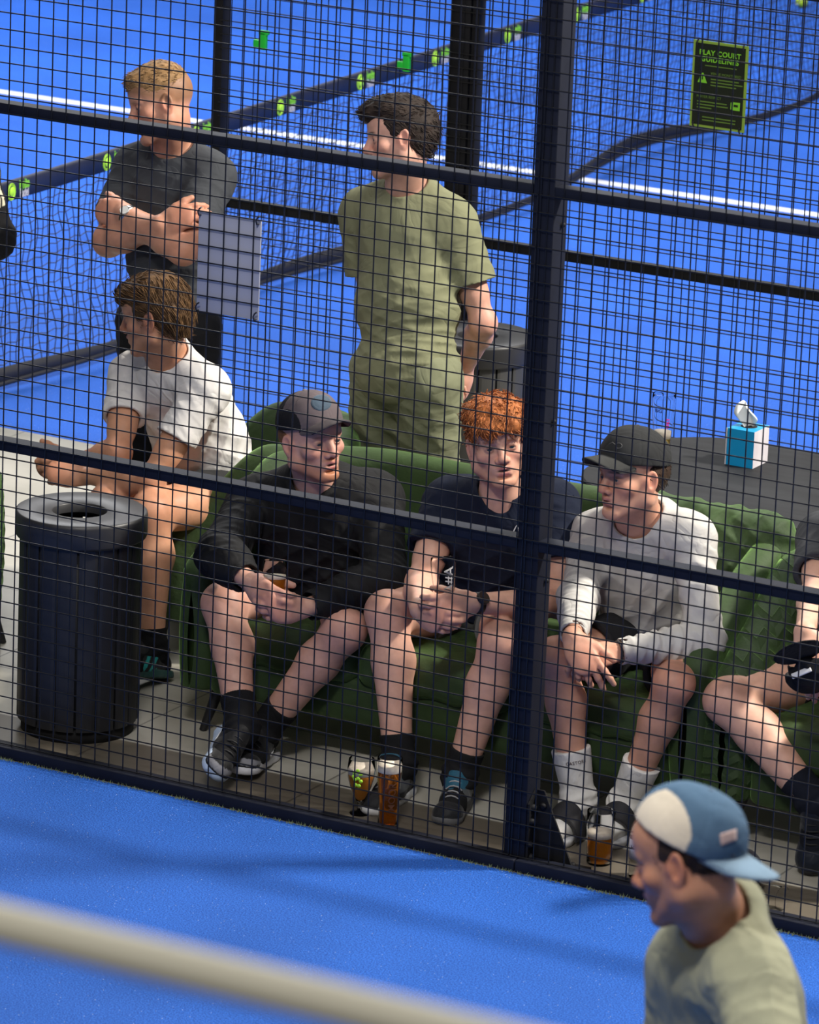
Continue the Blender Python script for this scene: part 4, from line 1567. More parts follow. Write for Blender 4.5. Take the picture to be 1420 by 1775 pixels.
def tub(c, w, d, label, nseat=1, back=0.80, arm=0.56, th=0.105, group='green velvet tub seats', quilt=True, seat=0.43, seed=1, legs=True, rot=0.0):
    """open-fronted upholstered tub: c is the middle of the front edge on the floor, it faces -Y"""
    cx, cy = c
    root = empty('tub_sofa' if nseat > 1 else 'tub_chair', (cx, cy + d / 2, 0), label, 'sofa' if nseat > 1 else 'armchair', group)
    # centre path of the wall, from the left front round the back to the right front
    rc = min(0.30, w * 0.30)
    x0, x1, y0, y1 = cx - w / 2 + th / 2, cx + w / 2 - th / 2, cy, cy + d - th / 2
    pts = [V(x0, y) for y in np.arange(y0, y1 - rc, 0.012)]
    pts += [V(x0 + rc - rc * math.cos(a), y1 - rc + rc * math.sin(a)) for a in np.arange(0, math.pi / 2, 0.012 / rc)]
    pts += [V(x, y1) for x in np.arange(x0 + rc, x1 - rc, 0.012)]
    pts += [V(x1 - rc + rc * math.sin(a), y1 - rc + rc * math.cos(a)) for a in np.arange(0, math.pi / 2, 0.012 / rc)]
    pts += [V(x1, y) for y in np.arange(y1 - rc, y0, -0.012)]
    pts = np.array(pts)
    s = np.concatenate([[0], np.cumsum(np.linalg.norm(np.diff(pts, axis=0), axis=1))])
    tn = np.gradient(pts, axis=0)
    tn /= np.linalg.norm(tn, axis=1)[:, None]
    out = np.stack([-tn[:, 1], tn[:, 0]], 1)
    tot = s[-1]
    vs, fs = [], []
    nz = 34
    for i in range(len(pts)):
        e = min(s[i], tot - s[i])                      # distance from the front end
        t = min(1.0, max(0.0, (pts[i][1] - cy - 0.05) / (d - 0.32)))
        t = t * t * (3 - 2 * t)
        top = arm + (back - arm) * t
        if e < 0.16: top -= 0.12 * (1 - math.sqrt(max(0, 1 - (1 - e / 0.16) ** 2)))
        thk = th * (1.0 if e > 0.05 else math.sqrt(max(0.0, 1 - (1 - e / 0.05) ** 2)) * 0.999 + 0.001)
        hw = thk / 2
        prof = []
        z0 = 0.15
        for j in range(nz):
            z = z0 + (top - hw * 0.9 - z0) * j / (nz - 1)
            prof.append((hw + 0.010 * math.sin(math.pi * j / (nz - 1)), z, 1))
        for j in range(1, 12):
            a = math.pi * j / 12
            prof.append((hw * math.cos(a), top - hw * 0.9 + hw * 0.9 * math.sin(a), 0))
        for j in range(nz):
            z = top - hw * 0.9 - (top - hw * 0.9 - z0) * j / (nz - 1)
            prof.append((-hw - 0.012 * math.sin(math.pi * j / (nz - 1)), z, 0))
        for (o_, z, side) in prof:
            qe = min(1.0, e / 0.08)
            if quilt and side == 1:
                tri_ = abs(((s[i] / 0.105) % 1) - 0.5) * 2
                ph = (z + tri_ * 0.028) / 0.058
                gq = abs((ph % 1) - 0.5) * 2
                o_ += (0.0055 * (gq ** 0.5) - 0.004) * qe
                gv = abs((((s[i]) / 0.0525) % 1) - 0.5) * 2
                o_ -= 0.002 * (gv > 0.9) * qe
            else:
                o_ += 0.003 * math.sin(s[i] * 17 + z * 11 + seed) * (1 if side == 0 else 0)
            dy_ = 0.0
            if quilt and e < 0.09:
                tri_ = abs(((o_ / 0.05 + 0.5) % 1) - 0.5) * 2
                gq = abs((((z + tri_ * 0.028) / 0.058) % 1) - 0.5) * 2
                dy_ = -0.013 * gq ** 0.6 * min(1.0, (0.09 - e) / 0.04)
            vs.append((pts[i][0] + out[i][0] * o_, pts[i][1] + out[i][1] * o_ + dy_, z))
    m = len(prof)
    for i in range(len(pts) - 1):
        for k in range(m):
            fs.append((i * m + k, (i + 1) * m + k, (i + 1) * m + (k + 1) % m, i * m + (k + 1) % m))
    rc_ = (cx, cy + d / 2)
    link('tub_back', pymesh(turn(vs, rc_, rot), fs, True), M_QUILT if quilt else M_VELVET, root)
    # base and seat cushions
    xi0, xi1 = cx - w / 2 + th + 0.004, cx + w / 2 - th - 0.004
    S = SDF().box(((xi0 + xi1) / 2, cy + d / 2 - 0.035, 0.215), ((xi1 - xi0) / 2, d / 2 - 0.045, 0.075), None, 0.03)
    v, f = S.mesh(0.010, foldfield([], seed, 0.003, 14))
    link('seat_base', npmesh(turn(v, rc_, rot), f), M_VELVET, root)
    ww = (xi1 - xi0) / nseat
    for i in range(nseat):
        S = SDF().box((xi0 + ww * (i + .5), cy + d / 2 - 0.055, seat - 0.065), (ww / 2 - 0.003, d / 2 - 0.04, 0.070), None, 0.045)
        S.ell((xi0 + ww * (i + .5), cy + d / 2 - 0.055, seat - 0.02), (ww / 2 - 0.05, d / 2 - 0.10, 0.045), None, 0.05)
        v, f = S.mesh(0.009, foldfield([((xi0 + ww * (i + .5), cy + 0.15, seat), 0.3, [V(25, 40, 0)], 0.004)], seed + i, 0.004, 13))
        link('seat_cushion', npmesh(turn(v, rc_, rot), f), M_VELVET, root)
    if legs:
        for sx in (-1, 1):
            for sy, yy_ in ((-1, cy + 0.10), (1, cy + d - 0.12)):
                x = cx + sx * (w / 2 - 0.11)
                MB().tube(list(turn([(x + sx * 0.045, yy_ + sy * 0.03, 0.0), (x, yy_, 0.16)], rc_, rot)), [0.012, 0.021], 14).build('leg', M_BLACKP, root)
    return root


tub((-0.48, 0.50), 1.80, 0.80, 'long green velvet tub sofa seating three men behind the fence', 3, 0.80, 0.60, seed=2, seat=0.40, quilt=False)
tub((0.845, 0.52), 0.86, 0.78, 'green velvet tub chair with chevron quilting at the right edge', 1, 0.80, 0.56, seed=5, seat=0.40, th=0.15)
tub((-1.70, 1.13), 0.66, 0.70, 'green velvet tub chair under the man in the white t-shirt', 1, 0.74, 0.42, seed=8, rot=-1.1, quilt=False, seat=0.42)
tub((-2.66, 0.30), 0.80, 0.76, 'green velvet tub chair at the left edge beside the charcoal bin', 1, 0.60, 0.54, seed=11)

# loose back pillow of the sofa
S = SDF().box((0.16, 1.075, 0.655), (0.27, 0.075, 0.215), None, 0.07, 0.03)
S.ell((0.16, 1.05, 0.65), (0.22, 0.11, 0.17), None, 0.06)
v, f = S.mesh(0.007, foldfield([((0.3, 1.0, 0.7), 0.3, [V(30, 10, 45), V(55, 0, -30)], 0.010), ((0.05, 1.0, 0.55), 0.25, [V(-20, 10, 40)], 0.008)], 21, 0.005, 18))
tag(link('back_pillow', npmesh(v, f), M_VELVET), 'crumpled green velvet back pillow behind the man in the pale hoodie', 'pillow')

# ---------------------------------------------------------------- table, tissue box
M_TABLE = newmat('charcoal_table_top')
noisy(M_TABLE, (0.012, 0.0125, 0.014, 1), (0.022, 0.023, 0.026, 1), 5, 6, 0.05, 80, 0.001, 0.7, stretch=(1, 5, 1))
M_TABLE.node_tree.nodes['Principled BSDF'].inputs['Specular IOR Level'].default_value = 0.25
tb = empty('table', (0.28, 1.79, 0), 'charcoal table with rounded corners behind the green sofa', 'table')
bm = bmesh.new()
cs = []
rx0, rx1, ry0, ry1, rc = -0.555, 1.15, 1.36, 2.225, 0.30
for (cx, cy, a0) in ((rx1 - rc, ry1 - rc, 0), (rx0 + rc, ry1 - rc, 90), (rx0 + rc, ry0 + rc, 180), (rx1 - rc, ry0 + rc, 270)):
    for k in range(13):
        a = math.radians(a0 + 90 * k / 12)
        cs.append((cx + rc * math.cos(a), cy + rc * math.sin(a)))
n = len(cs)
cc_ = np.array(cs); ctr = cc_.mean(0)
vs, fs = [], []
for (q, z) in ((0.985, 0.722), (1.0, 0.726), (1.0, 0.746), (0.994, 0.750)):
    for p_ in cc_:
        pp = ctr + (p_ - ctr) * q
        vs.append((pp[0], pp[1], z))
for i in range(3):
    for k in range(n):
        fs.append((i * n + k, i * n + (k + 1) % n, (i + 1) * n + (k + 1) % n, (i + 1) * n + k))
fs.append(tuple(range(n))[::-1]); fs.append(tuple(range(3 * n, 4 * n)))
link('table_top', pymesh(vs, fs, False), M_TABLE, tb)
for (x, y) in ((-0.30, 1.55), (-0.30, 2.05), (0.92, 1.55), (0.92, 2.05)):
    MB().tube([(x * 1.03, y, 0), (x, y, 0.722)], [0.014, 0.022], 14).build('leg', M_BLACKP, tb)

M_CYAN = newmat('cyan_card', (0.005, 0.30, 0.62, 1), 0.4)
M_CARDW = newmat('white_card')
noisy(M_CARDW, (0.55, 0.50, 0.55, 1), (0.72, 0.70, 0.74, 1), 9, 3, rough=0.5)
bx = empty('tissue_box', (-0.157, 1.965, 0.75), 'cyan and white tissue box on the charcoal table', 'tissue box')
hx, hy, hz = 0.048, 0.055, 0.060
cx, cy, cz = -0.157, 1.965, 0.8105
vs = [(cx + sx * hx, cy + sy * hy, cz + sz * hz) for sx in (-1, 1) for sy in (-1, 1) for sz in (-1, 1)]
fs = [(0, 1, 3, 2), (4, 6, 7, 5), (0, 4, 5, 1), (2, 3, 7, 6), (0, 2, 6, 4), (1, 5, 7, 3)]
me = pymesh(vs, fs, False)
o_ = link('carton', me, [M_CYAN, M_CARDW], bx)
me.polygons.foreach_set('material_index', [0, 1, 0, 0, 1, 0])
MB().box((cx - hx - 0.0004, cy - hy - 0.0004, cz), (0.002, 0.002, hz), bev=0.0).build('white_edge', M_CARDW, bx)
MB().lathe((cx, cy + 0.005, cz + hz), [(0, 0.0008), (0.026, 0.0008), (0.027, 0.0)], 30).build('opening', M_DARK, bx)
M_TISSUE = newmat('white_tissue', (0.78, 0.77, 0.74, 1), 0.8)
vs, fs = [], []
nu, nv = 22, 18
for i in range(nu):
    for j in range(nv):
        u_, t_ = i / (nu - 1) * 2 - 1, j / (nv - 1)
        wd = (0.012 + 0.034 * math.sin(min(1, t_ * 1.25) * math.pi / 2) * (1 - 0.75 * max(0, t_ - 0.5) ** 1.2 * 2))
        x = u_ * wd - 0.024 * t_ ** 1.3
        y = 0.012 * math.sin(u_ * 3.0 + t_ * 2) * (1 - t_ * .5) + 0.008 * math.cos(u_ * 5)
        z = t_ * (0.082 - 0.02 * abs(u_ + 0.25))
        vs.append((cx + x, cy + 0.005 + y, cz + hz + z - 0.002))
for i in range(nu - 1):
    for j in range(nv - 1):
        fs.append((i * nv + j, (i + 1) * nv + j, (i + 1) * nv + j + 1, i * nv + j + 1))
to = link('tissue', pymesh(vs, fs, True), M_TISSUE, bx)
md = to.modifiers.new('thick', 'SOLIDIFY'); md.thickness = 0.001

# ---------------------------------------------------------------- drinks
def beer_mat(name, c):
    m = newmat(name, c, 0.02, 0, Transmission_Weight=0.85, IOR=1.2)
    return m


M_BEER = beer_mat('amber_beer', (0.95, 0.36, 0.03, 1))
M_BEERD = beer_mat('dark_amber_beer', (0.90, 0.30, 0.03, 1))
M_BEERC = newmat('cloudy_beer', (0.62, 0.24, 0.03, 1), 0.2, 0, Transmission_Weight=0.35, IOR=1.2)
M_FOAM = newmat('beer_foam')
noisy(M_FOAM, (0.68, 0.58, 0.47, 1), (0.80, 0.72, 0.60, 1), 60, 3, 0.3, 300, 0.001, 0.8)
M_FROST = newmat('grey_glass_print', (0.42, 0.40, 0.40, 1), 0.6)


def glass(c, outer, wall, fill, foam, label, cat='glass', group='beer glasses', liq=None, axis=None, base=0.006, prints=()):
    """outer: (radius, height) profile; fill and foam are heights"""
    R = None
    if axis is not None:
        a = nrm(axis)
        x = nrm(np.cross(V(0, 1, 0.2), a))
        R = np.array([x, np.cross(a, x), a]).T
    g = empty('beer_glass', tuple(c), label, cat, group)
    rs_ = np.array([p_[0] for p_ in outer]); hs = np.array([p_[1] for p_ in outer])
    def rad(h): return float(np.interp(h, hs, rs_))
    inner = [(max(r - wall, 0.0005), h) for r, h in outer if h > base] + []
    prof = [(0.0005, 0.0)] + list(outer) + [(outer[-1][0] - wall * .5, outer[-1][1] + wall * 0.4)] + inner[::-1] + [(rad(base) - wall, base), (0.0005, base)]
    MB().lathe(c, prof, 40, R).build('vessel', M_GLASS, g)
    if fill:
        hh = [h for r, h in outer if base + 0.0015 < h < fill]
        pr_ = [(0.0005, base + 0.001), (max(rad(base + .001) - wall - .0006, .001), base + 0.001)] + [(max(rad(h) - wall - 0.0006, 0.001), h) for h in hh] + [(rad(fill) - wall - 0.0006, fill), (0.0005, fill)]
        MB().lathe(c, pr_, 40, R).build('beer', liq or M_BEER, g)
    if foam:
        hh = [h for r, h in outer if fill + 0.0005 < h < foam]
        pr_ = [(0.0005, fill + .0003), (rad(fill) - wall - 0.0005, fill + .0003)] + [(rad(h) - wall - 0.0005, h) for h in hh] + [(rad(foam) - wall - 0.0005, foam), (0.0005, foam - 0.001)]
        MB().lathe(c, pr_, 40, R).build('foam', M_FOAM, g)
    for (s, size, z, ang, mat, rot) in prints:
        Rm = np.eye(3) if R is None else R
        def fn(x, y, zz):
            if rot: x, y = -y, x
            r = rad(z + y) + 0.0006 + zz
            a = ang + x / rad(z)
            return np.asarray(c) + Rm @ V(r * math.cos(a), r * math.sin(a), z + y)
        place_text(s, size, fn, 'print', mat, g, 1.0, 0.0004, 0.0002)
    return g


FACE = math.atan2(-0.845, 0.462)        # side of a glass that faces the balcony
TULIP = [(0.030, 0.0), (0.031, 0.003), (0.010, 0.008), (0.006, 0.020), (0.008, 0.034), (0.018, 0.052), (0.031, 0.082), (0.040, 0.115), (0.042, 0.140), (0.038, 0.172)]
PINT = [(0.030, 0.0), (0.031, 0.004), (0.0285, 0.03), (0.0295, 0.08), (0.034, 0.13), (0.038, 0.175), (0.0385, 0.20), (0.037, 0.215)]
STRAIGHT = [(0.035, 0.0), (0.037, 0.004), (0.038, 0.04), (0.041, 0.11), (0.0415, 0.118), (0.040, 0.128), (0.0415, 0.16)]
glass((-0.520, 0.165, 0), TULIP, 0.0016, 0.125, 0.146, 'stemmed tulip glass of cloudy amber beer standing by the fence', liq=M_BEERC, base=0.04)
glass((-0.395, 0.112, 0), PINT, 0.0020, 0.172, 0.193, 'tall full pint glass of dark amber beer standing by the fence', liq=M_BEERD, prints=(('MOOR', 0.030, 0.10, FACE + 0.35, newmat('brown_print', (0.12, 0.045, 0.02, 1), 0.5), True),))
glass((0.268, 0.190, 0), STRAIGHT, 0.0016, 0.082, 0.098, 'half-full straight glass of amber beer in front of the white socks', liq=M_BEER)
glass((0.33, 0.56, 0), [(0.024, 0), (0.025, 0.004), (0.024, 0.05), (0.027, 0.10), (0.031, 0.165)], 0.0016, 0, 0, 'empty slim glass with white foam residue on the floor before the chevron chair')
residue = MB().lathe((0.33, 0.56, 0), [(0.0220, 0.006), (0.0222, 0.05), (0.0252, 0.10), (0.0288, 0.150)], 30).build('foam_residue', newmat('foam_residue', (0.5, 0.46, 0.5, 1), 0.8))
tag(residue, 'white foam residue inside the empty slim glass', 'residue')
glass((-0.402, 1.845, 0.75), PINT, 0.0020, 0.070, 0.092, 'tall glass with pink print and a third of pale beer on the table', liq=beer_mat('pale_beer', (0.95, 0.72, 0.25, 1)),
      prints=(('DRY', 0.018, 0.125, FACE + 0.42, newmat('pink_print', (0.75, 0.02, 0.28, 1), 0.5), True), ('BIG', 0.016, 0.165, FACE - 0.5, newmat('dark_print', (0.03, 0.03, 0.10, 1), 0.5), False)))
# hop emblem on the tulip glass: small yellow discs on its wall
mb = MB()
for (da, dz) in ((-.35, .02), (-.1, .028), (.12, .018), (-.3, 0), (-.05, .004), (.15, -.004), (-.22, -.016), (0.02, -.018), (-.42, .008)):
    a = FACE - 0.15 + da
    z = 0.118 + dz
    c_ = V(-0.520 + 0.0415 * math.cos(a), 0.165 + 0.0415 * math.sin(a), z)
    n_ = V(math.cos(a), math.sin(a), 0)
    R_ = np.array([V(-math.sin(a), math.cos(a), 0), V(0, 0, 1), n_]).T
    mb.lathe(c_, [(0, 0.0012), (0.0055, 0.001), (0.006, 0)], 10, R_)
hp_ = mb.build('hop_emblem', M_LIME2)
for o_ in list(bpy.data.objects):
    if o_.get('label', '').startswith('stemmed tulip'): hp_.parent = o_; hp_.matrix_parent_inverse = Matrix.Translation(o_.location).inverted()
    if o_.get('label', '').startswith('empty slim'): residue.parent = o_; residue.matrix_parent_inverse = Matrix.Translation(o_.location).inverted(); del residue['label']; del residue['category']

# water bottle
bt = empty('water_bottle', (0.418, 0.150, 0), 'clear plastic bottle with a white label beside the half-full glass', 'bottle')
BP = [(0.028, 0.0), (0.031, 0.004), (0.031, 0.045), (0.029, 0.05), (0.031, 0.056), (0.0315, 0.125), (0.029, 0.145), (0.016, 0.168), (0.0125, 0.174), (0.0125, 0.180)]
MB().lathe((0.418, 0.150, 0), [(0.0005, 0)] + BP, 36).build('bottle_body', M_GLASS, bt)
MB().lathe((0.418, 0.150, 0), [(0.0005, 0.205), (0.0135, 0.205), (0.0145, 0.203), (0.0148, 0.180), (0.0005, 0.180)], 30).build('bottle_cap', M_WHITE, bt)
lb_ = MB().lathe((0.418, 0.150, 0), [(0.0314, 0.060), (0.0322, 0.060), (0.0326, 0.118), (0.0318, 0.118)], 36).build('bottle_label', newmat('white_label', (0.55, 0.54, 0.60, 1), 0.5), bt)
place_text('HYDRATE', 0.0145, lambda x, y, z: (0.418 + (0.0328 + z) * math.cos(FACE + x / 0.0325), 0.150 + (0.0328 + z) * math.sin(FACE + x / 0.0325), 0.095 + y), 'lettering', M_BLACKP, lb_, 1.0, 0.0005, 0.0002)

# clear cup lying by the fence and a dark bag
cl = empty('plastic_cup', (0.86, 0.135, 0), 'crumpled clear plastic cup lying by the fence at the right', 'cup')
Rc = np.array([[0.15, 0, 1], [0.98, 0.2, -0.1], [-0.2, 0.98, 0]], float)
Rc = np.linalg.qr(Rc)[0]
if Rc[0, 2] < 0: Rc[:, 2] *= -1
MB().lathe((0.83, 0.135, 0.0365), [(0.026, -0.05), (0.029, -0.02), (0.033, 0.03), (0.0355, 0.055), (0.0362, 0.056), (0.0345, 0.054), (0.032, 0.03), (0.028, -0.02), (0.0252, -0.048), (0.0005, -0.048)], 32, Rc).build('cup_wall', M_GLASS, cl)
S = SDF().box((0.62, 0.19, 0.065), (0.15, 0.075, 0.062), None, 0.05, 0.03).ell((0.52, 0.18, 0.07), (0.07, 0.07, 0.065), None, 0.05)
v, f = S.mesh(0.006, foldfield([((0.6, 0.15, 0.1), 0.25, [V(60, 20, 40), V(-30, 30, 70)], 0.003)], 31, 0.005, 14))
bag = link('sports_bag', npmesh(v, f), fabric('dark_bag_cloth', (0.02, 0.021, 0.03), 0.2, 0.3, 200))
tag(bag, 'small dark soft bag on the floor behind the fence by the bottle', 'bag')
# joints of each person, in metres
SK = {
    'A': {'P': [-1.072, 0.88, 0.41], 'N': [-0.99, 0.659, 0.809], 'H': [-0.968, 0.582, 0.997], 'SR': [-1.216, 0.671, 0.728], 'SL': [-0.861, 0.807, 0.772], 'ER': [-1.162, 0.388, 0.637], 'WR': [-0.976, 0.193, 0.632], 'HR': [-0.955, 0.27, 0.587], 'EL': [-0.713, 0.616, 0.583], 'WL': [-0.815, 0.366, 0.552], 'HL': [-0.88, 0.307, 0.546], 'PR': [-1.169, 0.892, 0.409], 'PL': [-0.967, 0.851, 0.417], 'KR': [-1.183, 0.454, 0.46], 'KL': [-0.756, 0.451, 0.457], 'AR': [-0.986, 0.253, 0.154], 'AL': [-1.003, 0.403, 0.1], 'TR': [-1.022, 0.124, 0.03], 'TL': [-0.937, 0.138, 0.03]},
    'B': {'P': [-0.504, 0.893, 0.444], 'N': [-0.378, 0.709, 0.861], 'H': [-0.376, 0.666, 1.061], 'SR': [-0.586, 0.765, 0.82], 'SL': [-0.269, 0.852, 0.847], 'ER': [-0.55, 0.545, 0.62], 'WR': [-0.394, 0.326, 0.638], 'HR': [-0.382, 0.405, 0.585], 'EL': [-0.16, 0.719, 0.584], 'WL': [-0.253, 0.462, 0.617], 'HL': [-0.322, 0.381, 0.619], 'PR': [-0.594, 0.899, 0.445], 'PL': [-0.404, 0.867, 0.45], 'KR': [-0.612, 0.456, 0.536], 'KL': [-0.224, 0.454, 0.512], 'AR': [-0.501, 0.362, 0.104], 'AL': [-0.315, 0.402, 0.093], 'TR': [-0.482, 0.163, 0.03], 'TL': [-0.238, 0.164, 0.03]},
    'C': {'P': [0.057, 0.921, 0.429], 'N': [0.074, 0.737, 0.854], 'H': [0.084, 0.653, 1.04], 'SR': [-0.116, 0.822, 0.784], 'SL': [0.254, 0.727, 0.861], 'ER': [-0.03, 0.564, 0.654], 'WR': [0.08, 0.323, 0.618], 'HR': [0.088, 0.378, 0.535], 'EL': [0.358, 0.635, 0.579], 'WL': [0.17, 0.431, 0.563], 'HL': [0.106, 0.357, 0.591], 'PR': [0.014, 0.839, 0.46], 'PL': [0.159, 0.883, 0.439], 'KR': [-0.002, 0.391, 0.524], 'KL': [0.344, 0.469, 0.489], 'AR': [0.083, 0.407, 0.098], 'AL': [0.198, 0.491, 0.085], 'TR': [0.088, 0.302, 0.03], 'TL': [0.222, 0.347, 0.03]},
    'D': {'P': [-1.795, 1.412, 0.507], 'N': [-1.886, 1.24, 0.958], 'H': [-1.881, 1.14, 1.137], 'SR': [-2.052, 1.275, 0.883], 'SL': [-1.699, 1.179, 0.916], 'ER': [-1.95, 1.051, 0.686], 'WR': [-2.183, 1.144, 0.589], 'HR': [-2.192, 1.054, 0.617], 'EL': [-1.793, 1.002, 0.633], 'WL': [-2.06, 1.022, 0.598], 'HL': [-2.145, 1.016, 0.61], 'PR': [-1.893, 1.428, 0.507], 'PL': [-1.697, 1.406, 0.51], 'KR': [-1.932, 0.978, 0.533], 'KL': [-1.762, 0.957, 0.541], 'AR': [-1.942, 0.875, 0.102], 'AL': [-1.715, 0.902, 0.108], 'TR': [-1.844, 0.622, 0.03], 'TL': [-1.724, 0.672, 0.03]},
    'E': {'P': [-2.179, 1.712, 0.944], 'N': [-2.253, 1.827, 1.508], 'H': [-2.239, 1.73, 1.688], 'SR': [-2.422, 1.873, 1.422], 'SL': [-2.07, 1.795, 1.454], 'ER': [-2.381, 1.649, 1.215], 'WR': [-2.13, 1.575, 1.295], 'HR': [-2.055, 1.587, 1.336], 'EL': [-2.039, 1.566, 1.251], 'WL': [-2.298, 1.619, 1.322], 'HL': [-2.373, 1.64, 1.282], 'PR': [-2.276, 1.723, 0.945], 'PL': [-2.081, 1.7, 0.947], 'KR': [-2.279, 1.742, 0.494], 'KL': [-2.073, 1.702, 0.497], 'AR': [-2.313, 1.814, 0.067], 'AL': [-2.108, 1.78, 0.071], 'TR': [-2.214, 1.533, 0.03], 'TL': [-2.186, 1.596, 0.03]},
    'F': {'P': [-1.239, 1.658, 0.933], 'N': [-1.345, 1.804, 1.494], 'H': [-1.344, 1.742, 1.688], 'SR': [-1.528, 1.848, 1.398], 'SL': [-1.165, 1.792, 1.426], 'ER': [-1.465, 1.837, 1.076], 'WR': [-1.239, 1.912, 0.902], 'HR': [-1.245, 2.005, 0.853], 'EL': [-1.039, 1.794, 1.11], 'WL': [-1.171, 1.937, 0.917], 'HL': [-1.207, 1.967, 0.866], 'PR': [-1.334, 1.667, 0.932], 'PL': [-1.139, 1.639, 0.933], 'KR': [-1.392, 1.77, 0.496], 'KL': [-1.19, 1.74, 0.497], 'AR': [-1.426, 1.862, 0.072], 'AL': [-1.214, 1.816, 0.071], 'TR': [-1.382, 1.577, 0.03], 'TL': [-1.149, 1.511, 0.03]},
    'G': {'P': [2.617, -3.839, 1.001], 'N': [2.585, -3.945, 1.537], 'H': [2.554, -4.048, 1.713], 'SR': [2.484, -3.865, 1.42], 'SL': [2.729, -4.088, 1.501], 'ER': [2.461, -3.823, 1.12], 'WR': [2.56, -4.029, 0.968], 'HR': [2.574, -4.075, 0.89], 'EL': [2.879, -4.283, 1.311], 'WL': [2.857, -4.241, 1.044], 'HL': [2.856, -4.24, 0.96], 'PR': [2.533, -3.795, 0.978], 'PL': [2.693, -3.866, 1.016], 'KR': [2.585, -3.846, 0.531], 'KL': [2.739, -3.903, 0.556], 'AR': [2.624, -3.872, 0.091], 'AL': [2.777, -3.924, 0.106], 'TR': [2.585, -4.024, 0.03], 'TL': [2.716, -4.053, 0.03]},
    'H': {'P': [0.701, 0.913, 0.451], 'N': [0.731, 0.821, 0.922], 'H': [0.741, 0.751, 1.113], 'SR': [0.579, 0.935, 0.869], 'SL': [0.934, 0.819, 0.922], 'ER': [0.692, 0.667, 0.776], 'WR': [0.776, 0.412, 0.74], 'HR': [0.823, 0.368, 0.691], 'EL': [0.901, 0.817, 0.619], 'WL': [0.878, 0.545, 0.613], 'HL': [0.857, 0.466, 0.646], 'PR': [0.607, 0.947, 0.451], 'PL': [0.794, 0.873, 0.461], 'KR': [0.501, 0.512, 0.454], 'KL': [0.888, 0.427, 0.454], 'AR': [0.671, 0.76, 0.126], 'AL': [0.929, 0.669, 0.096], 'TR': [0.655, 0.707, 0.03], 'TL': [0.995, 0.454, 0.03]},
}
def fix(k):
    J = {n: np.array(v, float) for n, v in SK[k].items()}
    return J


def skull_hair(extra=()):
    """hull of hair over the skull, cleared off the face and ears"""
    base = [((0, -0.016, 0.038), (0.083, 0.104, 0.092)), ((0, -0.045, 0.005), (0.078, 0.075, 0.085))]
    cut = [((0, 0.075, -0.030), (0.075, 0.062, 0.085), 's', 0.01), ((0, 0.03, -0.075), (0.085, 0.075, 0.070), 's', 0.01),
           ((0, -0.03, -0.125), (0.09, 0.12, 0.055), 's', 0.012)]
    return base, cut


def at_px(x, y, Y):
    d = VR * (x - 710) / FPX - VU * (y - 887.5) / FPX + VF
    return CAM_POS + d * (Y - CAM_POS[1]) / d[1]


def hold(J, g, dR, nR, dL, nL, zR, zL, r=0.046):
    """bring both wrists to a glass whose axis passes through g"""
    G = at_px(*g)
    u = vd(0, 1, 0.1)
    for s, d, n, z in (('R', dR, nR, zR), ('L', dL, nL, zL)):
        d = nrm(vd(*d)); n = vd(*n); n = nrm(n - d * (n @ d))
        J['W' + s] = G - d * 0.072 - n * r + u * z
    return G


def mark_on(o, pix, r, name, mat=None):
    """a small raised mark lying on the cloth, along points of its surface"""
    pts = []
    for (x, y) in pix:
        d = nrm(VR * (x - 710) / FPX - VU * (y - 887.5) / FPX + VF)
        ok, loc, n, i = o.ray_cast(Vector(CAM_POS), Vector(d))
        if ok: pts.append(np.array(loc) + np.array(n) * 0.001)
    if len(pts) > 1:
        MB().tube(pts, r if not hasattr(r, '__len__') else r[:len(pts)], 6).build(name, mat or M_MARKW, o)


def decal(o, c, rad, off, name, mat):
    """round sewn-on patch resting on the surface of o"""
    vs, ok_all = [], True
    n = 28
    for i in range(8):
        for k in range(n):
            q = i / 7.0
            x = c[0] + rad[0] * q * math.cos(2 * math.pi * k / n)
            y = c[1] + rad[1] * q * math.sin(2 * math.pi * k / n)
            d = nrm(VR * (x - 710) / FPX - VU * (y - 887.5) / FPX + VF)
            ok, loc, nn, _i = o.ray_cast(Vector(CAM_POS), Vector(d))
            if not ok: return
            vs.append(np.array(loc) + np.array(nn) * (off * (1.5 if i in (6, 3) else 1.0) if i < 7 else -0.001))
    fs = [(i * n + k, i * n + (k + 1) % n, (i + 1) * n + (k + 1) % n, (i + 1) * n + k) for i in range(7) for k in range(n)]
    link(name, pymesh(vs, fs), mat, o)


# ---- A: black jacket and grey cap, holding a short glass
J = fix('A')
GA = hold(J, (476, 1030, 0.31), (0.52, -0.42, 0.74), (0.75, -0.20, -0.62), (-0.78, -0.02, 0.62), (-0.58, 0.22, -0.78), -0.006, -0.036)
rA, J, H, T, PF, hs = person(J, dict(
    label='seated man in a black jacket and grey cap holding a short beer glass',
    face=(0.60, -0.17, 0.78), crown=(-0.13, 1, 0.15), gaze=(0.75, -0.25, 0.6), sit=True, base=(-1.0, 0.6, 0), wide=1.03,
    toeR=J['TR'], toeL=J['TL'], skin=(0.60, 0.335, 0.255), beard=(0.38, 0.13, 0.035), beard_amt=0.75, brow=(0.22, 0.10, 0.05), brow_amt=0.5, mouth=0.003, leg_pad=0.006,
    soleupR=(0.62, 0.10, 0.78), soleupL=(0.0, 0.10, 1),
    hands=dict(R=dict(d=(0.52, -0.42, 0.74), n=(0.75, -0.20, -0.62), curl=[(32, 50, 28), (36, 52, 30), (40, 52, 30), (44, 52, 30)], thumb=(0.55, 0.35, 0.75)),
               L=dict(d=(-0.78, -0.02, 0.62), n=(-0.58, 0.22, -0.78), curl=[(34, 50, 28), (38, 52, 30), (42, 52, 30), (46, 52, 30)], thumb=(0.55, 0.35, 0.75)))))
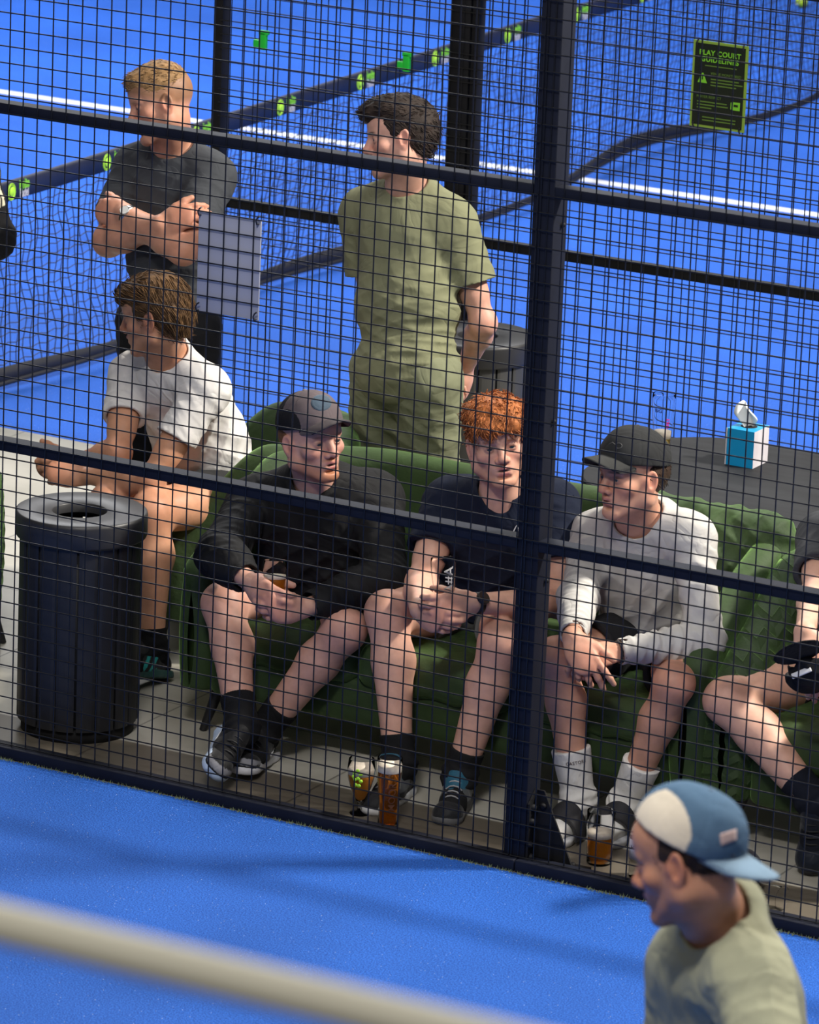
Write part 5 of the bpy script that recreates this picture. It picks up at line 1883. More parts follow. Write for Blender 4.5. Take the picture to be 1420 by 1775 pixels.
hr_p, hr_c = skull_hair()
hair_mesh(rA, H, [((0, -0.025, 0.01), (0.0785, 0.088, 0.075))] + hr_c, 0, (0.16, 0.07, 0.03), 3, hs, 0.0015, 120)
def _capA(q, c):
    m = ((q[:, 1] < -0.015) | (np.abs(q[:, 0]) > 0.078))[:, None]
    return np.where(m, np.array((0.012, 0.012, 0.015)), c)
capA, CF = cap_mesh(rA, H, (0.115, 0.092, 0.098), (0.085, 0.072, 0.076), hs, paintf=_capA, label='grey cap with black rear panels and a round blue-grey patch', bl=0.066, tilt=0.10, drop=-0.006, droop=0.02, curve=4.5)
decal(capA, (557, 698), (19, 15), 0.0016, 'round_patch', fabric('patch_cloth', (0.035, 0.06, 0.09), 0.3, 0.5, 300))
def _collar(S):
    S.cone(J['N'] - T.nd * 0.03, J['N'] + T.nd * 0.050, 0.098, 0.082, 0.02, cap=True)
jackA = long_top(rA, J, T, PF, (0.0105, 0.0105, 0.0115), pad=0.032, belly=0.030, cuffs=(0.86, 0.92), r=(0.080, 0.070, 0.047), neck=-0.004, amp=1.5, seed=5, extra=_collar, mat=M_SHELL,
         folds=[(J['P'] + T.f * 0.12 + T.u * 0.12, 0.16, [T.u * 60 + T.r * 25, T.u * 45 - T.r * 30], 0.010), (J['N'] - T.u * 0.25 + T.f * 0.1 + T.r * 0.1, 0.14, [T.u * 35 + T.r * 40], 0.008),
                (J['N'] - T.u * 0.25 + T.f * 0.1 - T.r * 0.1, 0.14, [T.u * 40 - T.r * 35], 0.008)])
mark_on(jackA, [(568, 878), (569, 884), (574, 887), (580, 886), (587, 880)], [0.001, 0.004, 0.0045, 0.003, 0.001], 'chest_mark')
shorts(rA, J, T, PF, (0.012, 0.012, 0.013), cutt=(0.50, 0.40), pad=0.012)
for s_, tp in (('R', 0.25), ('L', 0.25)):
    FF = foot_frame(J, s_, J['T' + s_], (0.62, 0.10, 0.78) if s_ == 'R' else (0.0, 0.10, 1))
    sock(rA, J, s_, FF, (0.010, 0.010, 0.011), tp, label='black sock')
def shoeA(q, c):
    w = ((q[:, 1] > 0.13) & (q[:, 2] > 0.03) & (q[:, 2] < 0.033 + (q[:, 1] - 0.13) * .3))[:, None]
    return np.where(w, np.array((0.2, 0.2, 0.22)), c)
tick = [([(0.0415, 0.075, 0.050), (0.0435, 0.052, 0.036), (0.0420, 0.020, 0.042), (0.036, -0.030, 0.066)], [0.001, 0.0055, 0.004, 0.0012])]
tick2 = [([(-a, b, c) for a, b, c in tick[0][0]], tick[0][1])]
for s_ in 'RL':
    FF = foot_frame(J, s_, J['T' + s_], (0.62, 0.10, 0.78) if s_ == 'R' else (0.0, 0.10, 1))
    if s_ == 'L': FF.o[2] = max(FF.o[2], 0.004)
    shoe(rA, FF, ((0.012, 0.012, 0.013), (0.42, 0.52, 0.68) if s_ == 'R' else (0.60, 0.60, 0.64), M_LACE_B, M_MARKW), shoeA, thick=1.25,
         labels=('black sports shoe with a pale sole', None), marks=tick + tick2)

# ---- B: red hair, navy t-shirt
J = fix('B')
GB = hold(J, (771, 1058, 0.345), (0.48, -0.30, 0.80), (0.80, 0.0, -0.55), (-0.86, -0.12, 0.50), (-0.48, 0.05, -0.85), -0.022, 0.014)
rB, J, H, T, PF, hs = person(J, dict(
    label='seated red-haired man in a navy t-shirt and grey shorts',
    face=(0.10, -0.20, 0.97), crown=(-0.12, 1, 0.2), gaze=(-0.15, 0.10, 1), sit=True, base=(-0.45, 0.7, 0), wide=1.02,
    toeR=J['TR'], toeL=J['TL'], skin=(0.66, 0.37, 0.27), beard=(0.50, 0.20, 0.08), beard_amt=0.4, brow=(0.40, 0.17, 0.07), brow_amt=0.75, mouth=0.003, leg_pad=0.006, arm_pad=0.003,
    hands=dict(R=dict(d=(0.48, -0.30, 0.80), n=(0.80, 0.0, -0.55), curl=[(34, 52, 28), (38, 54, 30), (42, 54, 30), (46, 54, 30)], thumb=(0.55, 0.35, 0.75)),
               L=dict(d=(-0.86, -0.12, 0.50), n=(-0.48, 0.05, -0.85), curl=[(26, 44, 28), (30, 46, 30), (34, 46, 30), (38, 46, 30)], thumb=(0.55, 0.35, 0.75)))))
hp, hc = skull_hair()
hp += [((0, 0.030, 0.080), (0.080, 0.070, 0.048)), ((0, -0.02, 0.075), (0.092, 0.095, 0.058)), ((0.02, 0.085, 0.062), (0.050, 0.030, 0.034)), ((-0.03, 0.075, 0.062), (0.045, 0.035, 0.035))]
hc[0] = ((0, 0.080, -0.045), (0.075, 0.062, 0.085), 's', 0.01)
def flowB(q, n):
    return V(0.5 * math.sin(q[0] * 60 + q[2] * 40) + q[0] * 6, 0.7 + 0.3 * math.sin(q[1] * 50), 0.3 - 0.9 * max(0, q[1] * 9) - 0.6 * (q[2] < 0.04))
hair_mesh(rB, H, hp + hc, 1500, (0.20, 0.055, 0.014), 8, hs, 0.009, 55, flow=flowB, slen=0.024, col2=(0.50, 0.17, 0.05), curl=0.003)
def _logoB(P, c):
    return c
shirtB = tee(rB, J, T, PF, (0.0085, 0.012, 0.026), sleeve=0.60, pad=0.018, belly=0.018, seed=7, amp=1.3, sleeve_r=(0.073, 0.082),
    folds=[(J['P'] + T.f * 0.13 + T.u * 0.10, 0.13, [T.u * 85 + T.r * 12, T.u * 60 - T.r * 20], 0.009), (J['N'] - T.u * 0.22 + T.f * 0.1, 0.16, [T.u * 30 + T.r * 40], 0.005)])
shorts(rB, J, T, PF, (0.095, 0.10, 0.095), cutt=(0.52, 0.42), pad=0.014, seed=6, r=(0.106, 0.100))
FFs = {}
for s_, tp in (('R', 0.20), ('L', 0.20)):
    FF = foot_frame(J, s_, J['T' + s_]); FF.o[2] = 0.0; FFs[s_] = FF
    sock(rB, J, s_, FF, (0.013, 0.013, 0.014), tp, label='black ribbed sock')
def shoeB(q, c):
    t = (q[:, 2] > 0.072)[:, None]
    c = np.where(t, np.array((0.02, 0.10, 0.16)), c)
    g = ((q[:, 1] > 0.02) & (q[:, 1] < 0.12) & (q[:, 2] > 0.045) & (q[:, 2] <= 0.078))[:, None]
    c = np.where(g, np.array((0.10, 0.105, 0.11)), c)
    h = ((q[:, 1] < -0.03))[:, None]
    return np.where(h, np.array((0.07, 0.11, 0.22)), c)
for s_ in 'RL':
    shoe(rB, FFs[s_], ((0.016, 0.017, 0.020), (0.10, 0.10, 0.105) if s_ == 'L' else (0.6, 0.6, 0.6), M_LACE_W, M_MARKW), shoeB, labels=('dark grey running shoe with blue collar', None))
# watch
def watch(root, J, s, mat_s, mat_f, off=0.03, r=0.030, face_r=0.020, nrmv=None, name='watch', label=None):
    W_, E_ = J['W' + s], J['E' + s]
    d = nrm(E_ - W_)
    c = W_ + d * off
    n = nrvv = nrm(nrmv - d * (nrmv @ d))
    b = np.cross(d, n)
    mb = MB()
    vs, fs = [], []
    for (w, q) in ((-0.010, 0.0), (-0.010, 0.0028), (0.010, 0.0028), (0.010, 0.0)):
        for k in range(36):
            a = 2 * math.pi * k / 36
            vs.append(c + d * w + (r + q) * (math.cos(a) * n + math.sin(a) * b))
    for i in range(4):
        for k in range(36):
            fs.append((i * 36 + k, i * 36 + (k + 1) % 36, ((i + 1) % 4) * 36 + (k + 1) % 36, ((i + 1) % 4) * 36 + k))
    mb.add(vs, fs, 0, True)
    o = mb.build(name, mat_s, root)
    if label: o['label'] = label
    Rw = np.array([d, b, n]).T
    if np.linalg.det(Rw) < 0: Rw[:, 1] *= -1
    mb = MB().lathe(c + n * (r + 0.001), [(face_r, -0.003), (face_r, 0.006), (face_r * 0.92, 0.0085), (face_r * 0.90, 0.008)], 30, Rw)
    ca = mb.build('watch_case', mat_s, o)
    MB().lathe(c + n * (r + 0.001), [(face_r * 0.90, 0.0078), (0.0004, 0.0080)], 30, Rw).build('watch_glass', mat_f, ca)
    return o
M_WSTRAP = newmat('black_strap', (0.012, 0.011, 0.011, 1), 0.4)
M_WFACE = newmat('dark_dial', (0.03, 0.018, 0.014, 1), 0.1)
M_STEEL = newmat('brushed_steel', (0.6, 0.6, 0.6, 1), 0.25, 1.0)
watch(rB, J, 'L', M_WSTRAP, M_WFACE, 0.012, 0.031, 0.021, vd(0.25, 0.45, 0.85), label='black wristwatch')
# chest mark of the navy shirt
mark_on(shirtB, [(890, 921), (893, 915), (896, 910), (898, 916), (899, 921)], 0.0016, 'chest_mark')

# ---- C: pale hoodie, black cap
J = fix('C')
rC, J, H, T, PF, hs = person(J, dict(
    label='seated man in a pale grey hoodie, black cap and white socks',
    face=(-0.80, -0.12, 0.58), crown=(0.06, 1, 0.15), gaze=(-0.95, -0.05, 0.35), sit=True, base=(0.1, 0.7, 0),
    toeR=J['TR'], toeL=J['TL'], skin=(0.60, 0.315, 0.215), brow=(0.10, 0.05, 0.03), lip=(0.50, 0.19, 0.16),
    hands=dict(R=dict(d=(0.42, -0.85, 0.30), n=(0.05, -0.15, -1), curl=[(10, 15, 12), (22, 30, 20), (30, 40, 25), (38, 48, 30)], thumb=(0.7, 0.6, 0.1), spread=0.10),
               L=dict(d=(-0.90, -0.12, 0.40), n=(-0.25, -0.65, -0.65), curl=[(40, 38, 20), (42, 42, 22), (42, 44, 24), (44, 44, 24)], thumb=(0.75, 0.4, 0.55)))))
hp, hc = skull_hair()
hair_mesh(rC, H, [((0, -0.030, 0.012), (0.080, 0.088, 0.080))] + hc, 300, (0.030, 0.017, 0.010), 4, hs, 0.002, 120, flow=lambda q, n: V(0, -0.6, -0.7), slen=0.014)
capC, CF = cap_mesh(rC, H, (0.026, 0.027, 0.028), (0.042, 0.043, 0.042), hs, label='black curved-brim cap', bl=0.070, size=1.0, tilt=0.08, drop=-0.004, droop=0.08)
M_THREAD = newmat('dark_grey_thread', (0.07, 0.07, 0.07, 1), 0.6)
mark_on(capC, [(1073 + 5.5 * math.cos(a), 773 + 4.5 * math.sin(a)) for a in np.linspace(0, 2 * math.pi, 14)], 0.0013, 'embroidery', M_THREAD)
mark_on(capC, [(1057, 770), (1062, 767), (1067, 771)], 0.0013, 'embroidery', M_THREAD)
def _hood(S):
    for a in np.linspace(-1.6, 1.2, 8):
        b = a + 0.4
        f1 = lambda t: J['N'] + T.u * (0.015 - 0.012 * abs(t) * 0 + 0.030 * (1 - math.cos(t)) * 0.5) + T.f * (-0.0 + 0.085 * math.cos(t + math.pi)) + T.r * 0.092 * math.sin(t)
        S.cone(f1(a), f1(b), 0.026, 0.026, 0.03)
    S.cone(J['N'] - T.nd * 0.03, J['N'] + T.nd * 0.045, 0.100, 0.078, 0.03, cap=True)
    S.ell(J['N'] - T.f * 0.095 - T.u * 0.02, V(0.088, 0.050, 0.065), T.R, 0.03)
long_top(rC, J, T, PF, (0.50, 0.485, 0.46), pad=0.018, belly=0.014, cuffs=(0.93, 0.96), r=(0.066, 0.056, 0.040), amp=1.2, seed=9, name='hoodie', extra=_hood, neck=0.002,
         folds=[(J['P'] + T.f * 0.12 + T.u * 0.10, 0.14, [T.u * 60 + T.r * 20], 0.006), (J['N'] - T.u * 0.2 + T.f * 0.1 - T.r * 0.1, 0.14, [T.u * 25 + T.r * 50], 0.005),
                (J['EL'] * 0.5 + J['WL'] * 0.5, 0.10, [nrm(J['WL'] - J['EL']) * 90 + T.u * 40], 0.006)])
shorts(rC, J, T, PF, (0.016, 0.016, 0.018), cutt=(0.62, 0.62), pad=0.016, seed=8, r=(0.104, 0.100))
for s_, tp in (('R', 0.36), ('L', 0.34)):
    FF = foot_frame(J, s_, J['T' + s_]); FF.o[2] = 0.012; FFs[s_] = FF
    so_ = sock(rC, J, s_, FF, (0.74, 0.72, 0.68), tp, label='white ribbed crew sock')
    # slide sandals
    B = SDF()
    F_ = FF
    B.cone(F_(0, -0.055, 0.004), F_(0, 0.03, 0.004), 0.044, 0.043, 0.02)
    B.cone(F_(0, 0.03, 0.004), F_(0.004, 0.135, 0.004), 0.043, 0.050, 0.02)
    B.ell(F_(0.004, 0.150, 0.006), V(0.049, 0.045, 0.03), FF.R, 0.02)
    B.cut(F_(0, 0, 0.012), FF.u)
    B.cut(F_(0, 0, -0.012), -FF.u)
    v, f = B.mesh(0.004)
    sl = link('slide_sandal', npmesh(v, f, np.tile(np.array((0.45, 0.45, 0.46)), (len(v), 1))), M_SHOE, rC)
    sl['label'] = 'grey slide sandal with a black strap'
    vs, fs = [], []
    for i in range(25):
        a = math.pi * i / 24
        for j in range(9):
            y = 0.070 + 0.070 * j / 8
            rx = 0.056 + 0.002 * j / 8; rz = 0.094 - 0.030 * j / 8
            for th in (0, 0.005):
                vs.append(F_((rx + th) * math.cos(a) * (1.0 if 0 < i < 24 else 1.0), y, 0.002 + (rz + th) * math.sin(a) ** 0.8))
    id_ = lambda i, j, t: (i * 9 + j) * 2 + t
    for i in range(24):
        for j in range(8):
            fs.append((id_(i, j, 0), id_(i, j + 1, 0), id_(i + 1, j + 1, 0), id_(i + 1, j, 0)))
            fs.append((id_(i, j, 1), id_(i + 1, j, 1), id_(i + 1, j + 1, 1), id_(i, j + 1, 1)))
        for j in (0, 8):
            fs.append((id_(i, j, 0), id_(i + 1, j, 0), id_(i + 1, j, 1), id_(i, j, 1)))
    link('strap', pymesh(vs, fs), newmat('dark_rubber', (0.020, 0.020, 0.024, 1), 0.6), sl)
# letters knitted into the sock
dS = nrm(J['KR'] - J['AR'])
cS = J['AR'] + dS * 0.125
nS = nrm(vd(0.1, 0.2, 1) - dS * (vd(0.1, 0.2, 1) @ dS)); bS = np.cross(dS, nS)
place_text('CASTORE', 0.0135, lambda x, y, z: cS + dS * y + (0.0590 + z) * (math.cos(x / 0.058) * nS + math.sin(x / 0.058) * bS), 'lettering', newmat('brown_thread', (0.10, 0.06, 0.05, 1), 0.7), rC, 1.1, 0.0, 0.0003)
# braided bracelet
W_ = J['WL']; d_ = nrm(J['EL'] - W_)
n1 = nrm(np.cross(d_, V(0, 0, 1))); n2 = np.cross(d_, n1)
MB().tube([W_ + d_ * (0.008 + 0.0012 * math.sin(a * 16)) + (0.0315) * (math.cos(a) * n1 + math.sin(a) * n2) for a in np.linspace(0, 2 * math.pi, 90)], 0.0035, 6, cap=False).build('bracelet', newmat('dark_braid', (0.03, 0.03, 0.03, 1), 0.4), rC)

# ---- D: white t-shirt, seen from behind his shoulder
J = fix('D')
rD, J, H, T, PF, hs = person(J, dict(
    label='man in a white t-shirt leaning forward with clasped hands behind the bin',
    face=(-0.93, -0.12, -0.28), crown=(-0.15, 1, 0.15), sit=True, base=(-1.85, 1.1, 0),
    toeR=J['TR'], toeL=J['TL'], skin=(0.55, 0.275, 0.165), beard=(0.30, 0.15, 0.09), beard_amt=0.35, leg_pad=0.006,
    soleupL=(-0.25, 0.25, 0.93),
    hands=dict(L=dict(d=(-0.95, 0.12, 0.10), n=(-0.1, -0.1, -1), curl='grip', thumb=(0.7, 0.65, 0.2)),
               R=dict(d=(-0.90, -0.05, 0.35), n=(0.1, 0.1, 1), curl='grip', thumb=(0.7, 0.6, 0.2)))))
hp, hc = skull_hair()
hp += [((0, 0.02, 0.072), (0.078, 0.085, 0.048)), ((0, 0.075, 0.066), (0.055, 0.035, 0.032)), ((0, -0.065, 0.0), (0.068, 0.050, 0.070))]
hc = [hc[0], hc[1], ((0, -0.03, -0.140), (0.09, 0.12, 0.055), 's', 0.012)]
def flowD(q, n): return V(q[0] * 3 + 0.3 * math.sin(q[2] * 50), -0.5 - 0.2 * math.sin(q[0] * 40), 0.15 - 1.0 * (q[1] < 0) - 0.4 * abs(n[0]))
hair_mesh(rD, H, hp + hc, 2600, (0.045, 0.023, 0.011), 12, hs, 0.002, 60, flow=flowD, slen=0.034, col2=(0.17, 0.09, 0.035), curl=0.0002, jitter=0.08, lift=0.003)
tee(rD, J, T, PF, (0.68, 0.655, 0.63), sleeve=0.56, pad=0.016, belly=0.020, seed=12, amp=1.1, sleeve_r=(0.068, 0.070),
    folds=[(J['P'] + T.r * -0.1 + T.u * 0.14, 0.16, [T.u * 60 + T.f * 40, T.u * 45 - T.f * 30], 0.007), (J['SL'] * 0.6 + J['P'] * 0.4, 0.14, [T.u * 40 + T.f * 50], 0.006)])
shortsD = shorts(rD, J, T, PF, (0.030, 0.030, 0.031), cutt=(0.50, 0.50), pad=0.016, seed=13, r=(0.108, 0.104))
for s_, tp in (('R', 0.16), ('L', 0.16)):
    FF = foot_frame(J, s_, J['T' + s_], (-0.25, 0.25, 0.93) if s_ == 'L' else (0, 0, 1))
    if s_ == 'R': FF.o[2] = 0.0
    FFs[s_] = FF
    sock(rD, J, s_, FF, (0.008, 0.008, 0.009), tp, label='black sock')
mark_on(shortsD, [(357, 876), (361, 877), (357, 880), (361, 882), (357, 885), (361, 887)], 0.0012, 'leg_mark')
def shoeD(q, c):
    st = ((np.mod(q[:, 1] + q[:, 2] * 0.8, 0.034) < 0.015) & (q[:, 1] > 0.02) & (q[:, 1] < 0.13) & (q[:, 2] < 0.075))[:, None]
    return np.where(st, np.array((0.02, 0.26, 0.25)), c)
for s_ in 'RL':
    shoe(rD, FFs[s_], ((0.010, 0.010, 0.011), (0.015, 0.055, 0.05), M_LACE_B, M_MARKW), shoeD, labels=('black sports shoe with teal stripes', None))

# ---- E: grey t-shirt, arms crossed
J = fix('E')
J['WR'] = J['WR'] - VF * 0.035 + VU * 0.020
J['WL'] = J['WL'] - VF * 0.012
rE, J, H, T, PF, hs = person(J, dict(
    label='man in a dark grey t-shirt standing with crossed arms and short cropped hair',
    face=(-0.95, -0.26, 0.16), crown=(-0.12, 1, 0.0), base=(-2.2, 1.8, 0), wide=1.0,
    toeR=J['TR'], toeL=J['TL'], skin=(0.56, 0.275, 0.18), beard=(0.36, 0.18, 0.11), beard_amt=0.35, brow=(0.3, 0.16, 0.08), brow_amt=0.5,
    scalp=((0.26, 0.135, 0.07), -0.015), arm_pad=0.008,
    hands=dict(R=dict(d=(0.86, 0.28, 0.38), n=(0.25, -0.25, -0.9), curl=[(28, 32, 20), (32, 36, 22), (34, 38, 24), (36, 38, 24)], thumb=(0.8, 0.5, 0.1)),
               L=dict(d=(-0.70, 0.12, -0.45), n=(0.4, -0.1, -0.8), curl='half', thumb=(0.8, 0.45, 0.2)))))
hair_mesh(rE, H, [((0, -0.004, 0.052), (0.0765, 0.098, 0.080)), ((0, 0.060, 0.085), (0.050, 0.038, 0.030)), ((0, 0.085, -0.01), (0.08, 0.065, 0.055), 's', 0.01), ((0, -0.02, -0.048), (0.12, 0.13, 0.060), 's', 0.02), ((0, 0.075, 0.0), (0.085, 0.045, 0.062), 's', 0.008)],
          900, (0.16, 0.085, 0.03), 15, hs, 0.0015, 140, flow=lambda q, n: V(0.1, 0.9, 0.1), slen=0.012, col2=(0.34, 0.20, 0.09))
tee(rE, J, T, PF, (0.052, 0.056, 0.063), sleeve=0.66, pad=0.016, belly=0.010, hem=(J['P'] - V(0, 0, 0.06), (0, 0, -1)), seed=16, sleeve_r=(0.074, 0.080), amp=1.2, chest=1.06,
    folds=[(J['N'] - T.u * 0.2 + T.f * 0.1, 0.16, [T.u * 45 + T.r * 40, T.u * 60 - T.r * 20], 0.006), (J['P'] + T.u * 0.12 + T.f * 0.08, 0.16, [T.u * 70 + T.r * 15], 0.006)])
shorts(rE, J, T, PF, (0.013, 0.013, 0.015), pad=0.012, full=True, seed=17, r=(0.098, 0.082), trr=(0.075, 0.068), name='trousers', top=0.09)
for s_ in 'RL':
    FF = foot_frame(J, s_, J['T' + s_]); FF.o[2] = 0.0
    shoe(rE, FF, ((0.014, 0.014, 0.016), (0.68, 0.67, 0.62), M_LACE_B, M_MARKW), None, thick=1.3, labels=('black shoe with a white sole', None))
watch(rE, J, 'L', M_STEEL, newmat('pale_dial', (0.6, 0.6, 0.58, 1), 0.2), 0.015, 0.034, 0.017, vd(-0.5, 0.6, 0.75), label='silver wristwatch')

# ---- F: khaki shirt and trousers, hands behind his back
J = fix('F')
rF, J, H, T, PF, hs = person(J, dict(
    label='standing dark-haired man in khaki with his hands behind his back',
    face=(-0.97, -0.10, 0.08), crown=(-0.03, 1, 0.0), base=(-1.25, 1.8, 0),
    toeR=J['TR'], toeL=J['TL'], skin=(0.60, 0.33, 0.245), beard=(0.30, 0.16, 0.12), beard_amt=0.35, brow=(0.03, 0.02, 0.015),
    hands=dict(L=dict(d=(-0.25, -0.95, -0.15), n=(-0.6, 0.1, -0.6), curl='grip', thumb=(0.8, 0.5, 0.2)),
               R=dict(d=(0.25, -0.90, 0.1), n=(0.3, 0.1, 0.9), curl='grip', thumb=(0.8, 0.5, 0.2)))))
hp, hc = skull_hair()
hp += [((0, 0.02, 0.088), (0.078, 0.090, 0.046)), ((0, 0.085, 0.080), (0.056, 0.032, 0.028)), ((0, -0.05, 0.03), (0.076, 0.075, 0.080))]
hair_mesh(rF, H, hp + hc, 1400, (0.014, 0.009, 0.007), 19, hs, 0.004, 85, flow=lambda q, n: V(0.2 * math.sin(q[0] * 60), 0.9 * (1 if q[2] > 0.06 else -0.6), 0.2 - 0.8 * (q[2] < 0.05)), slen=0.022, col2=(0.030, 0.018, 0.013), curl=0.001, jitter=0.12, lift=0.004)
tee(rF, J, T, PF, (0.20, 0.205, 0.120), sleeve=0.62, pad=0.022, belly=0.022, hem=(J['P'] - V(0, 0, 0.075), (0, 0, -1)), seed=20, sleeve_r=(0.076, 0.084), amp=1.1, chest=1.02,
    folds=[(J['P'] + T.u * 0.16 + T.f * 0.08, 0.16, [T.u * 75 + T.r * 20, T.u * 55 - T.r * 25], 0.008), (J['SL'] - T.u * 0.2, 0.12, [T.u * 50 + T.r * 50], 0.006), (J['P'] + T.u * 0.02 - T.r * 0.1, 0.12, [T.u * 80], 0.008)])
shorts(rF, J, T, PF, (0.20, 0.21, 0.130), pad=0.014, full=True, seed=21, r=(0.108, 0.100), trr=(0.095, 0.080), name='trousers', top=0.09,
       folds=[(J['KL'] + V(0, 0, .2), 0.2, [V(20, 10, 45), V(50, 0, 20)], 0.008), (J['KR'] + V(0, 0, .2), 0.2, [V(25, 10, 40)], 0.008)])
for s_ in 'RL':
    FF = foot_frame(J, s_, J['T' + s_]); FF.o[2] = 0.0
    shoe(rF, FF, ((0.3, 0.3, 0.3), (0.6, 0.6, 0.58), M_LACE_W, M_MARKW), None, labels=('light grey shoe', None))

# ---- G: near court, backwards cap
J = fix('G')
rG, J, H, T, PF, hs = person(J, dict(
    label='man in a sage t-shirt and backwards blue and cream cap on the near court',
    face=(-0.88, -0.18, -0.42), crown=(-0.18, 1, 0.05), base=(2.62, -3.9, 0),
    toeR=J['TR'], toeL=J['TL'], skin=(0.46, 0.225, 0.14), beard=(0.16, 0.09, 0.065), beard_amt=0.5, brow=(0.04, 0.02, 0.015),
    hands=dict(L=dict(d=(-0.1, -1, 0.1), n=(-0.7, 0, -0.6), curl='relaxed'), R=dict(d=(-0.1, -1, 0.1), n=(0.7, 0, 0.6), curl='relaxed'))))
hp, hc = skull_hair()
hair_mesh(rG, H, [((0, -0.018, 0.026), (0.0795, 0.098, 0.084))] + hc, 500, (0.022, 0.013, 0.009), 24, hs, 0.002, 120, flow=lambda q, n: V(0, -0.5, -0.7), slen=0.014)
def _capG(q, c):
    # cream side panels, blue crown
    side = ((((q[:, 1] + 0.045) / 0.082) ** 2 + ((q[:, 2] + 0.008) / 0.078) ** 2) < 1) & (q[:, 1] < 0.03) & (np.abs(q[:, 0]) > 0.036)
    return np.where(side[:, None], np.array((0.60, 0.53, 0.42)), c)
capG, CF = cap_mesh(rG, H, (0.065, 0.120, 0.19), (0.17, 0.25, 0.33), hs, back=True, paintf=_capG, label='backwards cap with blue crown, cream side panels and pale blue brim', bl=0.080, size=0.98, drop=-0.004, tilt=-0.70, droop=0.0, curve=2.6)
def quad_patch(o, cs, off, name, mat, n=7):
    vs = []
    cs = [np.array(c, float) for c in cs]
    for lay in (off, -0.001):
        for i in range(n):
            for j in range(n):
                u_, v_ = i / (n - 1), j / (n - 1)
                q = (cs[0] * (1 - u_) + cs[1] * u_) * (1 - v_) + (cs[3] * (1 - u_) + cs[2] * u_) * v_
                d = nrm(VR * (q[0] - 710) / FPX - VU * (q[1] - 887.5) / FPX + VF)
                ok, loc, nn, _i = o.ray_cast(Vector(CAM_POS), Vector(d))
                if not ok: return
                vs.append(np.array(loc) + np.array(nn) * lay)
    fs = []
    for L0 in (0, n * n):
        for i in range(n - 1):
            for j in range(n - 1):
                f = (L0 + i * n + j, L0 + (i + 1) * n + j, L0 + (i + 1) * n + j + 1, L0 + i * n + j + 1)
                fs.append(f if L0 else f[::-1])
    edge = [i * n for i in range(n)] + [(n - 1) * n + j for j in range(1, n)] + [i * n + n - 1 for i in range(n - 2, -1, -1)] + [j for j in range(n - 2, 0, -1)]
    for k in range(len(edge)):
        p_, q_ = edge[k], edge[(k + 1) % len(edge)]
        fs.append((p_, q_, q_ + n * n, p_ + n * n))
    link(name, pymesh(vs, fs), mat, o)
quad_patch(capG, [(1248, 1446), (1276, 1437), (1276, 1456), (1250, 1466)], 0.002, 'label_patch', fabric('pinkish_patch', (0.42, 0.30, 0.27), 0.1, 0.2, 300))
tee(rG, J, T, PF, (0.30, 0.30, 0.205), sleeve=0.75, pad=0.026, belly=0.012, hem=(J['P'] - V(0, 0, 0.08), (0, 0, -1)), seed=26, sleeve_r=(0.078, 0.086), amp=1.3, neck=0.0, chest=1.0, h=0.005,
    folds=[(J['SL'] - T.u * 0.05, 0.16, [T.u * 30 + T.f * 40], 0.008)])
shorts(rG, J, T, PF, (0.02, 0.02, 0.03), cutt=(0.8, 0.8), pad=0.02, seed=27)
for s_ in 'RL':
    FF = foot_frame(J, s_, J['T' + s_]); FF.o[2] = 0.0
    sock(rG, J, s_, FF, (0.7, 0.7, 0.7), 0.3)
    shoe(rG, FF, ((0.5, 0.5, 0.5), (0.6, 0.6, 0.6), M_LACE_W, M_MARKW), None)

# ---- H: right edge, grey t-shirt, black cap in the hand
J = fix('H')
J['AL'] = V(1.03, 0.36, 0.10); J['TL'] = V(1.06, 0.17, 0.03); J['KL'] = V(0.93, 0.42, 0.49)
J['AR'] = at_px(1412, 1388, 0.47); J['TR'] = at_px(1404, 1462, 0.43)
UPH = (0.1, -0.85, 0.5)
rH, J, H, T, PF, hs = person(J, dict(
    label='seated man in a dark grey t-shirt, cut off by the right edge',
    face=(-0.3, -0.2, 0.9), sit=True, base=(0.72, 0.8, 0), leg_pad=0.008, soleupR=UPH,
    toeR=J['TR'], toeL=J['TL'], skin=(0.64, 0.37, 0.27),
    hands=dict(R=dict(d=(0.25, -0.90, 0.30), n=(0.1, -0.2, -1), curl='half', thumb=(0.8, 0.5, 0.1)), L=dict(d=(-0.8, -0.3, 0.4), n=(0, -0.5, -0.8), curl='half'))))
hp, hc = skull_hair()
hair_mesh(rH, H, hp + hc, 0, (0.03, 0.02, 0.012), 30, hs, 0.003, 90)
tee(rH, J, T, PF, (0.055, 0.057, 0.062), sleeve=0.66, pad=0.016, belly=0.012, seed=31, sleeve_r=(0.072, 0.076))
shorts(rH, J, T, PF, (0.014, 0.014, 0.015), cutt=(0.42, 0.5), pad=0.014, seed=32)
for s_ in 'RL':
    FF = foot_frame(J, s_, J['T' + s_], UPH if s_ == 'R' else (0, 0, 1))
    if s_ == 'L': FF.o[2] = 0.0
    sock(rH, J, s_, FF, (0.010, 0.012, 0.02), 0.22, label='dark sock')
    shoe(rH, FF, ((0.010, 0.014, 0.025), (0.02, 0.02, 0.03), M_LACE_B, M_MARKW), None)
